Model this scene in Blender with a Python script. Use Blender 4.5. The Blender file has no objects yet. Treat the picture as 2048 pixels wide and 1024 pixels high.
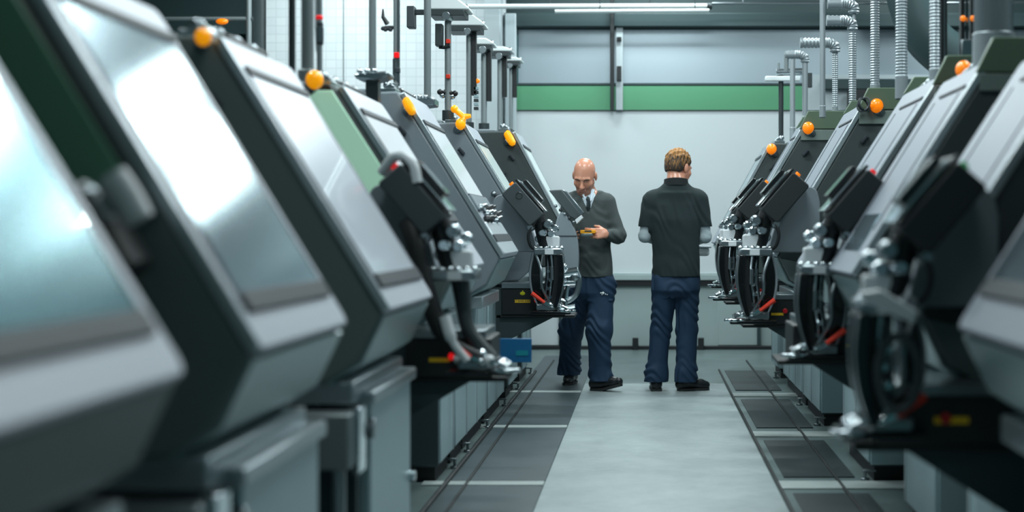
import bpy, bmesh, math, random
import numpy as np
from mathutils import Vector, Matrix

# ------------------------------------------------------------------ camera, world, light, exposure
SC = bpy.context.scene
COL = SC.collection
cam_d = bpy.data.cameras.new('camera')
cam = bpy.data.objects.new('camera', cam_d)
COL.objects.link(cam)
SC.camera = cam
cam.location = (0, 0, 1.19)
cam.rotation_euler = (math.pi / 2, 0, 0)
cam_d.sensor_width = 36.0
cam_d.lens = 3000 / 2048 * 36
cam_d.shift_x = -269 / 2048
cam_d.shift_y = -52 / 2048
cam_d.clip_start = 0.05
cam_d.clip_end = 100
cam_d.dof.use_dof = True
cam_d.dof.focus_distance = 9.9
cam_d.dof.aperture_fstop = 1.5

world = bpy.data.worlds.new('world')
SC.world = world
world.use_nodes = True
wb = world.node_tree.nodes['Background']
wb.inputs[0].default_value = (0.22, 0.72, 0.78, 1)
wb.inputs[1].default_value = 0.13

SC.view_settings.view_transform = 'Standard'
SC.view_settings.look = 'None'
SC.view_settings.gamma = 1.0
SC.view_settings.exposure = 0.0
SC.view_settings.use_curve_mapping = False
SC.cycles.max_bounces = 6
SC.cycles.use_denoising = True

LAMP_Z = 4.35
LAMP_COL = (0.86, 0.98, 1.0)
LAMP_W = 80.0           # watts of one ceiling fixture over the aisle
def area(name, loc, size, size_y, power, color, rot=(0, 0, 0)):
    d = bpy.data.lights.new(name, 'AREA')
    d.shape = 'RECTANGLE'; d.size = size; d.size_y = size_y
    d.energy = power; d.color = color
    o = bpy.data.objects.new(name, d); COL.objects.link(o)
    o.location = loc; o.rotation_euler = rot
    return o
LAMP_YS = (0.9, 3.6, 6.3, 9.0, 11.7, 14.2)  # the first one is an unseen lamp added as fill

# ------------------------------------------------------------------ helpers
def lin(r, g, b):
    f = lambda c: (c / 255 / 12.92) if c / 255 <= 0.04045 else ((c / 255 + 0.055) / 1.055) ** 2.4
    return (f(r), f(g), f(b), 1)

MATS = {}
def mat(name, rgb, rough=0.5, metal=0.0, noise=0.0, scale=20, bump=0.0, emit=None, estr=0.0, coat=0.0, alpha=1.0, spec=0.5, trans=0.0, stretch=None):
    m = bpy.data.materials.new(name)
    m.use_nodes = True
    nt = m.node_tree
    p = nt.nodes['Principled BSDF']
    c = lin(*rgb)
    p.inputs['Base Color'].default_value = c
    p.inputs['Roughness'].default_value = rough
    p.inputs['Metallic'].default_value = metal
    p.inputs['Specular IOR Level'].default_value = spec
    if coat: p.inputs['Coat Weight'].default_value = coat
    if trans: p.inputs['Transmission Weight'].default_value = trans
    if alpha < 1: p.inputs['Alpha'].default_value = alpha
    if emit:
        p.inputs['Emission Color'].default_value = lin(*emit)
        p.inputs['Emission Strength'].default_value = estr
    if noise or bump:
        tc = nt.nodes.new('ShaderNodeTexCoord')
        mp = nt.nodes.new('ShaderNodeMapping')
        if stretch: mp.inputs['Scale'].default_value = stretch
        n = nt.nodes.new('ShaderNodeTexNoise')
        n.inputs['Scale'].default_value = scale
        n.inputs['Detail'].default_value = 6
        nt.links.new(tc.outputs['Object'], mp.inputs[0])
        nt.links.new(mp.outputs[0], n.inputs['Vector'])
        if noise:
            mx = nt.nodes.new('ShaderNodeMixRGB')
            mx.inputs[1].default_value = tuple(x * (1 - noise) for x in c[:3]) + (1,)
            mx.inputs[2].default_value = tuple(min(1, x * (1 + noise)) for x in c[:3]) + (1,)
            nt.links.new(n.outputs['Fac'], mx.inputs[0])
            nt.links.new(mx.outputs[0], p.inputs['Base Color'])
        if bump:
            b = nt.nodes.new('ShaderNodeBump')
            b.inputs['Strength'].default_value = bump
            b.inputs['Distance'].default_value = 0.01
            nt.links.new(n.outputs['Fac'], b.inputs['Height'])
            nt.links.new(b.outputs[0], p.inputs['Normal'])
    MATS[name] = m
    return m

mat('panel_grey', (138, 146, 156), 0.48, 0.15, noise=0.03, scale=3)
mat('hood_paint', (120, 131, 137), 0.5, 0.0, noise=0.06, scale=6, bump=0.03)
mat('side_black', (54, 64, 65), 0.6, 0.0, noise=0.1, scale=40, bump=0.05)
mat('hood_dark', (102, 115, 113), 0.55, 0.0, noise=0.08, scale=5, bump=0.04)
mat('mat_green_dark', (104, 156, 128), 0.4)
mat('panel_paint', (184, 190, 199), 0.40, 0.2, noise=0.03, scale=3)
mat('mirror_glass', (172, 196, 206), 0.16, 0.85)
mat('white_glass', (236, 240, 244), 0.3, 0.1, coat=0.3)
mat('silver_glass', (214, 222, 232), 0.3, 0.3, coat=0.3)
mat('mint_glass', (220, 234, 232), 0.3, 0.1, coat=0.25)
mat('pale_panel', (196, 206, 212), 0.3, 0.35, noise=0.03, scale=3)
mat('frame_dark', (46, 54, 60), 0.55, 0.0)
mat('teal_glass', (92, 152, 162), 0.2, 0.6, coat=0.5)
mat('under_sheet', (142, 166, 168), 0.35, 0.35)
mat('green_pane', (184, 230, 204), 0.35, 0.1, noise=0.05, scale=2, emit=(160, 205, 180), estr=0.45)  # glow added to brighten the pane; no lamp stands behind it
mat('olive_plate', (92, 112, 92), 0.45, 0.2)
mat('greengrey', (118, 132, 126), 0.45, 0.2)
mat('base_paint', (158, 182, 187), 0.4, 0.35, noise=0.05, scale=4, stretch=(1, 1, 0.2))
mat('base_dark', (52, 66, 70), 0.5, 0.1, noise=0.1, scale=4)
mat('edge_metal', (176, 188, 192), 0.3, 0.7)
mat('black_plastic', (26, 30, 32), 0.42, 0.0, noise=0.15, scale=30, bump=0.03)
mat('black_gloss', (14, 17, 19), 0.18, 0.0, coat=0.4)
mat('charcoal', (62, 71, 74), 0.5, 0.0, noise=0.08, scale=18, bump=0.05)
mat('chrome', (206, 216, 220), 0.14, 1.0)
mat('dull_chrome', (150, 160, 164), 0.28, 0.95)
mat('orange_lamp', (255, 132, 0), 0.3, 0.0, emit=(255, 128, 0), estr=0.55, coat=0.4)
mat('amber_lamp', (255, 170, 0), 0.3, 0.0, emit=(255, 160, 0), estr=0.6, coat=0.4)
mat('yellow_tag', (236, 190, 30), 0.5, emit=None)
mat('yellow_lime', (206, 202, 24), 0.5)
mat('red_lamp', (230, 24, 24), 0.3, emit=(255, 20, 30), estr=0.45)
mat('red_dim', (176, 20, 26), 0.35)
mat('red_plastic', (214, 52, 28), 0.4)
mat('green_lamp', (20, 150, 84), 0.4, emit=(10, 160, 80), estr=0.25)
mat('white_part', (214, 220, 222), 0.35)
mat('blue_plate', (20, 92, 138), 0.4, noise=0.12, scale=3)
mat('teal_mark', (20, 128, 142), 0.4)
mat('post_metal', (142, 152, 154), 0.38, 0.45, noise=0.06, scale=6)
mat('post_dark', (60, 68, 70), 0.4, 0.4)
mat('lamp_white', (224, 232, 232), 0.4)
mat('rubber', (20, 24, 26), 0.6)

class MB:
    """Collects shapes and links them as ONE mesh object."""
    def __init__(self):
        self.v = []; self.f = []
    def add(self, vs, fs):
        k = len(self.v)
        self.v += [tuple(p) for p in vs]
        self.f += [tuple(i + k for i in f) for f in fs]
        return self
    def box(self, x0, x1, y0, y1, z0, z1):
        x0, x1 = min(x0, x1), max(x0, x1)
        y0, y1 = min(y0, y1), max(y0, y1)
        z0, z1 = min(z0, z1), max(z0, z1)
        return self.add([(x0, y0, z0), (x1, y0, z0), (x1, y1, z0), (x0, y1, z0), (x0, y0, z1), (x1, y0, z1), (x1, y1, z1), (x0, y1, z1)],
                        [(0, 3, 2, 1), (4, 5, 6, 7), (0, 1, 5, 4), (1, 2, 6, 5), (2, 3, 7, 6), (3, 0, 4, 7)])
    def prism(self, poly, origin, u, v, n, d0, d1):
        """2-D polygon in the (u, v) plane at origin, extruded along n from d0 to d1."""
        o, u, v, n = Vector(origin), Vector(u), Vector(v), Vector(n)
        m = len(poly)
        vs = [o + u * a + v * b + n * d0 for a, b in poly] + [o + u * a + v * b + n * d1 for a, b in poly]
        fs = [tuple(range(m))[::-1], tuple(range(m, 2 * m))]
        fs += [(i, (i + 1) % m, m + (i + 1) % m, m + i) for i in range(m)]
        return self.add(vs, fs)
    def tube(self, pts, r, n=10, flat=1.0):
        pts = [Vector(p) for p in pts]
        rs = r if isinstance(r, (list, tuple)) else [r] * len(pts)
        vs = []; fs = []
        t0 = (pts[1] - pts[0]).normalized()
        a = t0.orthogonal().normalized()
        for i, p in enumerate(pts):
            if i == 0: t = pts[1] - pts[0]
            elif i == len(pts) - 1: t = pts[-1] - pts[-2]
            else: t = (pts[i + 1] - pts[i]).normalized() + (pts[i] - pts[i - 1]).normalized()
            t.normalize()
            a = (a - t * a.dot(t)).normalized()
            b = t.cross(a)
            for k in range(n):
                q = 2 * math.pi * k / n
                vs.append(p + (a * math.cos(q) + b * math.sin(q) * flat) * rs[i])
        for i in range(len(pts) - 1):
            for k in range(n):
                fs.append((i * n + k, i * n + (k + 1) % n, (i + 1) * n + (k + 1) % n, (i + 1) * n + k))
        fs.append(tuple(range(n))[::-1]); e = (len(pts) - 1) * n
        fs.append(tuple(range(e, e + n)))
        return self.add(vs, fs)
    def cyl(self, p0, p1, r0, r1=None, n=16):
        return self.tube([p0, p1], [r0, r0 if r1 is None else r1], n)
    def ball(self, c, r, nu=16, nv=10):
        c = Vector(c)
        rr = r if isinstance(r, (tuple, list)) else (r, r, r)
        vs = [c + Vector((0, 0, -rr[2]))]
        for j in range(1, nv):
            ph = -math.pi / 2 + math.pi * j / nv
            for i in range(nu):
                th = 2 * math.pi * i / nu
                vs.append(c + Vector((rr[0] * math.cos(ph) * math.cos(th), rr[1] * math.cos(ph) * math.sin(th), rr[2] * math.sin(ph))))
        vs.append(c + Vector((0, 0, rr[2])))
        fs = []
        for i in range(nu):
            fs.append((0, 1 + (i + 1) % nu, 1 + i))
            e = 1 + (nv - 2) * nu
            fs.append((e + i, e + (i + 1) % nu, len(vs) - 1))
        for j in range(nv - 2):
            for i in range(nu):
                a = 1 + j * nu
                fs.append((a + i, a + (i + 1) % nu, a + nu + (i + 1) % nu, a + nu + i))
        return self.add(vs, fs)
    def build(self, name, m, parent=None, bevel=0.0, smooth=35, seg=2):
        me = bpy.data.meshes.new(name)
        off = Vector((0, 0, 0))
        p = parent
        while p is not None:
            off += p.location; p = p.parent
        me.from_pydata([tuple(Vector(q) - off) for q in self.v], [], self.f)
        bm = bmesh.new(); bm.from_mesh(me)
        bmesh.ops.recalc_face_normals(bm, faces=bm.faces)
        bm.to_mesh(me); bm.free()
        me.materials.append(MATS[m] if isinstance(m, str) else m)
        if smooth:
            me.shade_smooth()
            me.set_sharp_from_angle(angle=math.radians(smooth))
        o = bpy.data.objects.new(name, me)
        COL.objects.link(o)
        if parent is not None: o.parent = parent
        if bevel:
            md = o.modifiers.new('bevel', 'BEVEL')
            md.width = bevel; md.segments = seg; md.limit_method = 'ANGLE'; md.angle_limit = math.radians(40)
            md.harden_normals = False
        return o

def thing(name, label, cat, loc=(0, 0, 0), group=None):
    o = bpy.data.objects.new(name, None)
    o.empty_display_size = 0.1
    COL.objects.link(o)
    o.location = loc
    o['label'] = label; o['category'] = cat
    if group: o['group'] = group
    return o
def tag(o, label, cat, group=None):
    o['label'] = label; o['category'] = cat
    if group: o['group'] = group
    return o
def struct(o):
    o['kind'] = 'structure'
    return o
def rrect(x0, x1, y0, y1, r, n=5, corners=(1, 1, 1, 1)):
    """rounded rectangle, corners in the order (x0,y0) (x1,y0) (x1,y1) (x0,y1)"""
    out = []
    cs = [(x0, y0, 180), (x1, y0, 270), (x1, y1, 0), (x0, y1, 90)]
    for (cx, cy, a0), on in zip(cs, corners):
        if not on:
            out.append((cx, cy)); continue
        ix = cx + (r if cx == x0 else -r); iy = cy + (r if cy == y0 else -r)
        for k in range(n + 1):
            a = math.radians(a0 + 90 * k / n)
            out.append((ix + r * math.cos(a), iy + r * math.sin(a)))
    return out
def arc_pts(pts, n=6):
    """Catmull-Rom through points"""
    P = [Vector(p) for p in pts]
    P = [P[0] * 2 - P[1]] + P + [P[-1] * 2 - P[-2]]
    out = []
    for i in range(1, len(P) - 2):
        for k in range(n):
            t = k / n
            a, b, c, d = P[i - 1], P[i], P[i + 1], P[i + 2]
            out.append(0.5 * ((2 * b) + (c - a) * t + (2 * a - 5 * b + 4 * c - d) * t * t + (3 * b - a - 3 * c + d) * t ** 3))
    out.append(P[-2])
    return out
def text_mesh(name, body, size, origin, u, v, m, parent, depth=0.001):
    cu = bpy.data.curves.new(name, 'FONT')
    cu.body = body; cu.size = size; cu.extrude = depth; cu.align_x = 'CENTER'; cu.align_y = 'CENTER'
    tmp = bpy.data.objects.new('tmp', cu); COL.objects.link(tmp)
    dg = bpy.context.evaluated_depsgraph_get()
    me = bpy.data.meshes.new_from_object(tmp.evaluated_get(dg))
    bpy.data.objects.remove(tmp); bpy.data.curves.remove(cu)
    u, v = Vector(u), Vector(v); n = u.cross(v)
    off = Vector((0, 0, 0)); p = parent
    while p is not None:
        off += p.location; p = p.parent
    o3 = Vector(origin) - off
    for q in me.vertices:
        c = q.co.copy()
        q.co = o3 + u * c.x + v * c.y + n * c.z
    me.materials.clear(); me.materials.append(MATS[m]); me.name = name
    o = bpy.data.objects.new(name, me); COL.objects.link(o); o.parent = parent
    return o
def px(x, y, Y):
    """a point of the place seen at pixel (x, y) of the photograph, at distance Y"""
    return Vector(((x - 1293) / 3000 * Y, Y, 1.19 - (y - 460) / 3000 * Y))
# ------------------------------------------------------------------ the hall: floor, walls, ceiling
WALL_Y = 15.0
def floor_surface(name, c0, c1, rough, scratch=0.35):
    m = bpy.data.materials.new(name); m.use_nodes = True
    nt = m.node_tree; p = nt.nodes['Principled BSDF']
    tc = nt.nodes.new('ShaderNodeTexCoord')
    a = nt.nodes.new('ShaderNodeTexNoise'); a.inputs['Scale'].default_value = 3.2; a.inputs['Detail'].default_value = 10; a.inputs['Roughness'].default_value = 0.68
    mp = nt.nodes.new('ShaderNodeMapping'); mp.inputs['Scale'].default_value = (1.5, 6, 1)
    b = nt.nodes.new('ShaderNodeTexNoise'); b.inputs['Scale'].default_value = 9; b.inputs['Detail'].default_value = 12; b.inputs['Roughness'].default_value = 0.75
    mx = nt.nodes.new('ShaderNodeMixRGB'); mx.inputs[0].default_value = scratch
    rp = nt.nodes.new('ShaderNodeValToRGB')
    rp.color_ramp.elements[0].position = 0.34; rp.color_ramp.elements[0].color = lin(*c0)
    rp.color_ramp.elements[1].position = 0.68; rp.color_ramp.elements[1].color = lin(*c1)
    nt.links.new(tc.outputs['Object'], a.inputs['Vector'])
    nt.links.new(tc.outputs['Object'], mp.inputs[0]); nt.links.new(mp.outputs[0], b.inputs['Vector'])
    nt.links.new(a.outputs['Fac'], mx.inputs[1]); nt.links.new(b.outputs['Fac'], mx.inputs[2])
    nt.links.new(mx.outputs[0], rp.inputs[0]); nt.links.new(rp.outputs[0], p.inputs['Base Color'])
    p.inputs['Roughness'].default_value = rough
    bp = nt.nodes.new('ShaderNodeBump'); bp.inputs['Strength'].default_value = 0.08
    nt.links.new(b.outputs['Fac'], bp.inputs['Height']); nt.links.new(bp.outputs[0], p.inputs['Normal'])
    MATS[name] = m
floor_surface('floor_concrete', (82, 97, 97), (108, 123, 123), 0.36)
floor_surface('floor_strip_mat', (124, 137, 138), (166, 178, 179), 0.42, 0.5)
floor_surface('mat_rubber', (54, 66, 70), (72, 84, 88), 0.42)
floor_surface('mat_dark', (28, 38, 40), (42, 52, 54), 0.45)
floor_surface('crossbar_mat', (150, 160, 158), (178, 188, 186), 0.4)
mat('wall_white', (204, 213, 216), 0.5, noise=0.02, scale=1.5)
mat('wall_lower', (160, 176, 176), 0.35, noise=0.03, scale=1.2)
mat('wall_green', (84, 150, 112), 0.4, noise=0.06, scale=1.5, stretch=(0.3, 1, 3))
mat('wall_dark', (44, 64, 66), 0.5)
mat('ceil', (60, 76, 78), 0.7)
mat('wall_side', (98, 114, 116), 0.6)
mat('upper_glass', (158, 172, 180), 0.28, 0.35, noise=0.10, scale=0.7, stretch=(0.8, 1, 2.2))
mat('column_paint', (176, 188, 192), 0.45)
mat('black_trim', (22, 28, 30), 0.5)
# tiled white wall: fine grid of joints
m = bpy.data.materials.new('tile_wall'); m.use_nodes = True
nt = m.node_tree; p = nt.nodes['Principled BSDF']
tc = nt.nodes.new('ShaderNodeTexCoord'); mp = nt.nodes.new('ShaderNodeMapping')
mp.inputs['Rotation'].default_value = (math.radians(90), 0, 0)
br = nt.nodes.new('ShaderNodeTexBrick')
br.inputs['Color1'].default_value = lin(222, 230, 232); br.inputs['Color2'].default_value = lin(214, 224, 227)
br.inputs['Mortar'].default_value = lin(200, 209, 212)
br.inputs['Scale'].default_value = 1.0; br.inputs['Brick Width'].default_value = 0.10; br.inputs['Row Height'].default_value = 0.085
br.inputs['Mortar Size'].default_value = 0.004; br.offset = 0.0
nt.links.new(tc.outputs['Object'], mp.inputs[0]); nt.links.new(mp.outputs[0], br.inputs['Vector'])
nt.links.new(br.outputs['Color'], p.inputs['Base Color']); p.inputs['Roughness'].default_value = 0.5
MATS['tile_wall'] = m

struct(MB().box(-6, 6, -3, WALL_Y, -0.1, 0).build('floor', 'floor_concrete'))
struct(MB().box(-6, 6, -3, WALL_Y + 2.2, 4.7, 4.8).build('ceiling', 'ceil'))
struct(MB().box(-6.1, -6, -3, WALL_Y + 2.2, -0.1, 4.8).build('wall_left', 'wall_side'))
struct(MB().box(6, 6.1, -3, WALL_Y + 2.2, -0.1, 4.8).build('wall_right', 'wall_side'))
def zy(y, Y=WALL_Y): return 1.19 - (y - 460) / 3000 * Y
def xx(x, Y=WALL_Y): return (x - 1293) / 3000 * Y
Y = WALL_Y
# back wall, from the floor up: lower panel, ledge, white wall, green band, glazing, beam
struct(MB().box(xx(1010), 6, Y, Y + .1, -0.1, zy(572)).build('wall_back_lower', 'wall_lower'))
struct(MB().box(xx(1010), 6, Y, Y + .1, zy(572), zy(221)).build('wall_back', 'wall_white'))
struct(MB().box(xx(1010), 6, Y - .05, Y, zy(560), zy(549)).box(xx(1010), 6, Y - .03, Y, zy(549), zy(546)).build('trim_1', 'wall_lower', bevel=.004))
struct(MB().box(xx(1010), 6, Y - .035, Y, zy(572), zy(560)).build('trim_2', 'black_trim', bevel=.003))
struct(MB().box(xx(1010), 6, Y - .08, Y, 0, zy(691)).build('baseboard_back', 'black_trim', bevel=.004))
struct(MB().box(xx(1010), xx(1606), Y, Y + .1, zy(221), zy(170)).build('wall_back_band', 'wall_green'))
struct(MB().box(xx(1606), 6, Y - .03, Y + .1, zy(221), zy(150)).build('wall_back_pier', 'column_paint'))
struct(MB().box(xx(1640), 6, Y - .12, Y - .02, zy(180), zy(160)).build('trim_5', 'wall_dark', bevel=.004))
tag(MB().box(xx(1690), xx(1800), Y - .3, Y - .13, zy(223), zy(184)).build('wall_box', 'black_plastic', bevel=.01), 'black box on the back wall behind the right ducts', 'box')
struct(MB().box(xx(1685), xx(1806), Y - .32, Y - .02, zy(228), zy(223)).build('wall_shelf', 'wall_dark'))
struct(MB().box(xx(1010), 6, Y - .012, Y + .02, zy(222), zy(220)).build('trim_3', 'black_trim'))
w = MB()
w.box(xx(1036), 6, Y + .04, Y + .06, zy(168), zy(56))
win = struct(w.build('window_1', 'upper_glass'))
g = MB()
g.box(xx(1010), 6, Y, Y + .1, zy(172), zy(166)); g.box(xx(1010), 6, Y, Y + .1, zy(58), zy(54))
struct(g.build('window_frame', 'wall_dark', win)); 
struct(MB().box(xx(1010), 6, Y - .10, Y + .1, zy(56), zy(28)).build('wall_back_beam', 'wall_dark', bevel=.01))
struct(MB().box(-6, 6, Y + .3, Y + .4, zy(60), 4.8).build('wall_back_upper', 'wall_dark'))
# tiled wall on the left and the dark opening beside it
struct(MB().box(xx(533), xx(1010), Y - .02, Y + .1, -0.1, 4.8).build('wall_tiled', 'tile_wall'))
struct(MB().box(xx(688) - .006, xx(688) + .006, Y - .026, Y - .018, 1.6, 4.7).build('trim_4', 'post_metal'))
struct(MB().box(-6, xx(533), Y + 1.0, Y + 1.1, -0.1, 4.8).build('wall_far_left', 'wall_dark'))
# columns and the mullion
struct(MB().box(xx(975), xx(1007), Y - .34, Y - .04, 0, 4.7).build('column', 'column_paint', bevel=.008))
struct(MB().box(xx(1012), xx(1034), Y - .12, Y - .02, 0, zy(30)).build('column', 'column_paint', bevel=.008))
struct(MB().box(xx(1221), xx(1229), Y - .16, Y - .09, zy(221), 4.7).build('mullion', 'black_trim', bevel=.004))
q = MB().box(xx(1232), xx(1246), Y - .06, Y - .0, zy(221), zy(25))
struct(q.build('mullion', 'column_paint', bevel=.004))
q = MB()
for (a, b) in ((28, 40), (76, 84), (134, 163)): q.box(xx(1234), xx(1243), Y - .09, Y - .055, zy(b), zy(a))
struct(q.build('mullion_clip', 'black_trim', bevel=.003))
# door on the lower wall, left of the walking man, and little floor blocks
dr = struct(MB().box(xx(1062), xx(1118), Y - .03, Y, zy(690), zy(585)).build('door_1', 'wall_white', bevel=.004))
struct(MB().box(xx(1118), xx(1124), Y - .05, Y, zy(690), zy(585)).build('door_jamb', 'wall_dark', dr))
dr = struct(MB().box(xx(1436), xx(1514), Y - .03, Y, zy(690), zy(580)).build('door_2', 'wall_lower', bevel=.004))
struct(MB().box(xx(1514), xx(1520), Y - .05, Y, zy(690), zy(580)).build('door_jamb', 'wall_dark', dr))
for i, xq in enumerate((1271, 1401)):
    tag(MB().box(xx(xq - 6), xx(xq + 6), Y - .13, Y - .085, 0.0, zy(674)).build('door_stop', 'black_trim', bevel=.004),
        ['small black floor block at the back wall between the two men', 'small black floor block at the back wall right of the man in polo shirt'][i], 'block', 'floor blocks at the back wall')

# aisle strip, dark mats on the left, painted shade on the right, crossbars and rails set in the floor
struct(MB().box(-.475, .60, -1, 11.6, 0, .003).build('floor_strip', 'floor_strip_mat'))
left_edges = [11.0, 9.05, 7.02, 5.1, 3.3]
names = ['by the far end', 'in front of the walking man', 'second from the front of the picture', 'nearest in the picture']
prev = 14.2
posn = ['dark floor mat left of the aisle, farthest, under the man with the orange meter', 'dark floor mat left of the aisle, second from the far end',
        'dark floor mat left of the aisle, between the two pale crossbars', 'dark floor mat left of the aisle, nearest the camera', 'dark floor mat left of the aisle under the nearest machines']
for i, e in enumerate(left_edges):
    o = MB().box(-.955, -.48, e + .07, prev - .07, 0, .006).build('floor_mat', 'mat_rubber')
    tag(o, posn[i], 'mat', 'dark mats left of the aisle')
    if i < 4:
        o = MB().box(-1.05, -.48, e - .05, e + .05, 0, .008).build('floor_crossbar', 'crossbar_mat', bevel=.002)
        tag(o, ['pale floor crossbar beside the raised shoe of the walking man', 'thin pale floor crossbar left of the aisle beside the cabinet doors',
                'pale floor crossbar left of the aisle, nearest the camera in view', 'pale floor crossbar left of the aisle under the near machines'][i], 'crossbar', 'floor crossbars left of the aisle')
    prev = e
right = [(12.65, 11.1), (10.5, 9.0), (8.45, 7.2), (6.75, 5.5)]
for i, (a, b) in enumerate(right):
    o = MB().box(.66, 1.0, b, a, 0, .006).build('floor_mat', 'mat_dark')  # thin dark sheet standing in for shade beside the machines
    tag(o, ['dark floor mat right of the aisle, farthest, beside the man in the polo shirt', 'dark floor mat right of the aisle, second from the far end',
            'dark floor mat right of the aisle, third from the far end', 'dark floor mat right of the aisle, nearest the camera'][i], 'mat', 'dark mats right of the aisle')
for i, e in enumerate((10.8, 8.72, 6.98)):
    o = MB().box(.62, 1.25, e - .1, e + .1, 0, .007).build('floor_crossbar', 'crossbar_mat', bevel=.002)
    tag(o, ['pale floor crossbar right of the aisle, farthest', 'pale floor crossbar right of the aisle with a steel clamp on its end', 'pale floor crossbar right of the aisle, nearest the camera'][i], 'crossbar', 'floor crossbars right of the aisle')
tag(MB().box(-.846, -.833, 1, 13.6, 0, .014).build('floor_rail', 'rubber', bevel=.003), 'black rail in the floor left of the aisle', 'rail')
tag(MB().box(.607, .62, 1, 12.7, 0, .014).build('floor_rail', 'rubber', bevel=.003), 'black rail along the right edge of the pale aisle strip', 'rail')
tag(MB().box(.9, .912, 1, 13.6, 0, .014).build('floor_rail', 'rubber', bevel=.003), 'black rail in the floor at the foot of the right machines', 'rail')
tag(MB().tube([(-.93, 1, .012), (-.935, 6, .012), (-.93, 9, .012), (-.925, 12.5, .012)], .011, 8).build('floor_cable', 'rubber'), 'black cable on the floor along the left machine bases', 'cable')

# ceiling fixtures (they light the hall; the one nearest the camera is added fill)
for i, ly in enumerate(LAMP_YS):
    t = thing('ceiling_light', 'ceiling light panel above the aisle', 'light', (0, ly, 4.7), 'ceiling lights above the aisle')
    h = MB().box(-.72, .72, ly - .2, ly + .2, LAMP_Z + .012, LAMP_Z + .09).build('housing', 'post_metal', t)
    r = MB().cyl((-.5, ly, LAMP_Z + .08), (-.5, ly, 4.7), .006).cyl((.5, ly, LAMP_Z + .08), (.5, ly, 4.7), .006).build('suspension_rod', 'post_metal', t)
    area('ceiling_lamp', (0, ly, LAMP_Z), 1.36, .34, LAMP_W * (.10 if ly < 2 else .52 if ly < 4 else 1.04), LAMP_COL)
for sx_ in (-1, 1):
    for ly in (6.5, 10.5, 13.6):
        t = thing('ceiling_light', 'ceiling light panel above the machines', 'light', (sx_ * 2.9, ly, 4.7), 'ceiling lights above the machines')
        MB().box(sx_ * 2.9 - .3, sx_ * 2.9 + .3, ly - .6, ly + .6, LAMP_Z + .012, LAMP_Z + .09).build('housing', 'post_metal', t)
        MB().cyl((sx_ * 2.9, ly, LAMP_Z + .08), (sx_ * 2.9, ly, 4.7), .006).build('suspension_rod', 'post_metal', t)
        area('ceiling_lamp', (sx_ * 2.9, ly, LAMP_Z), .55, 1.15, LAMP_W * .9, LAMP_COL)
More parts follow.
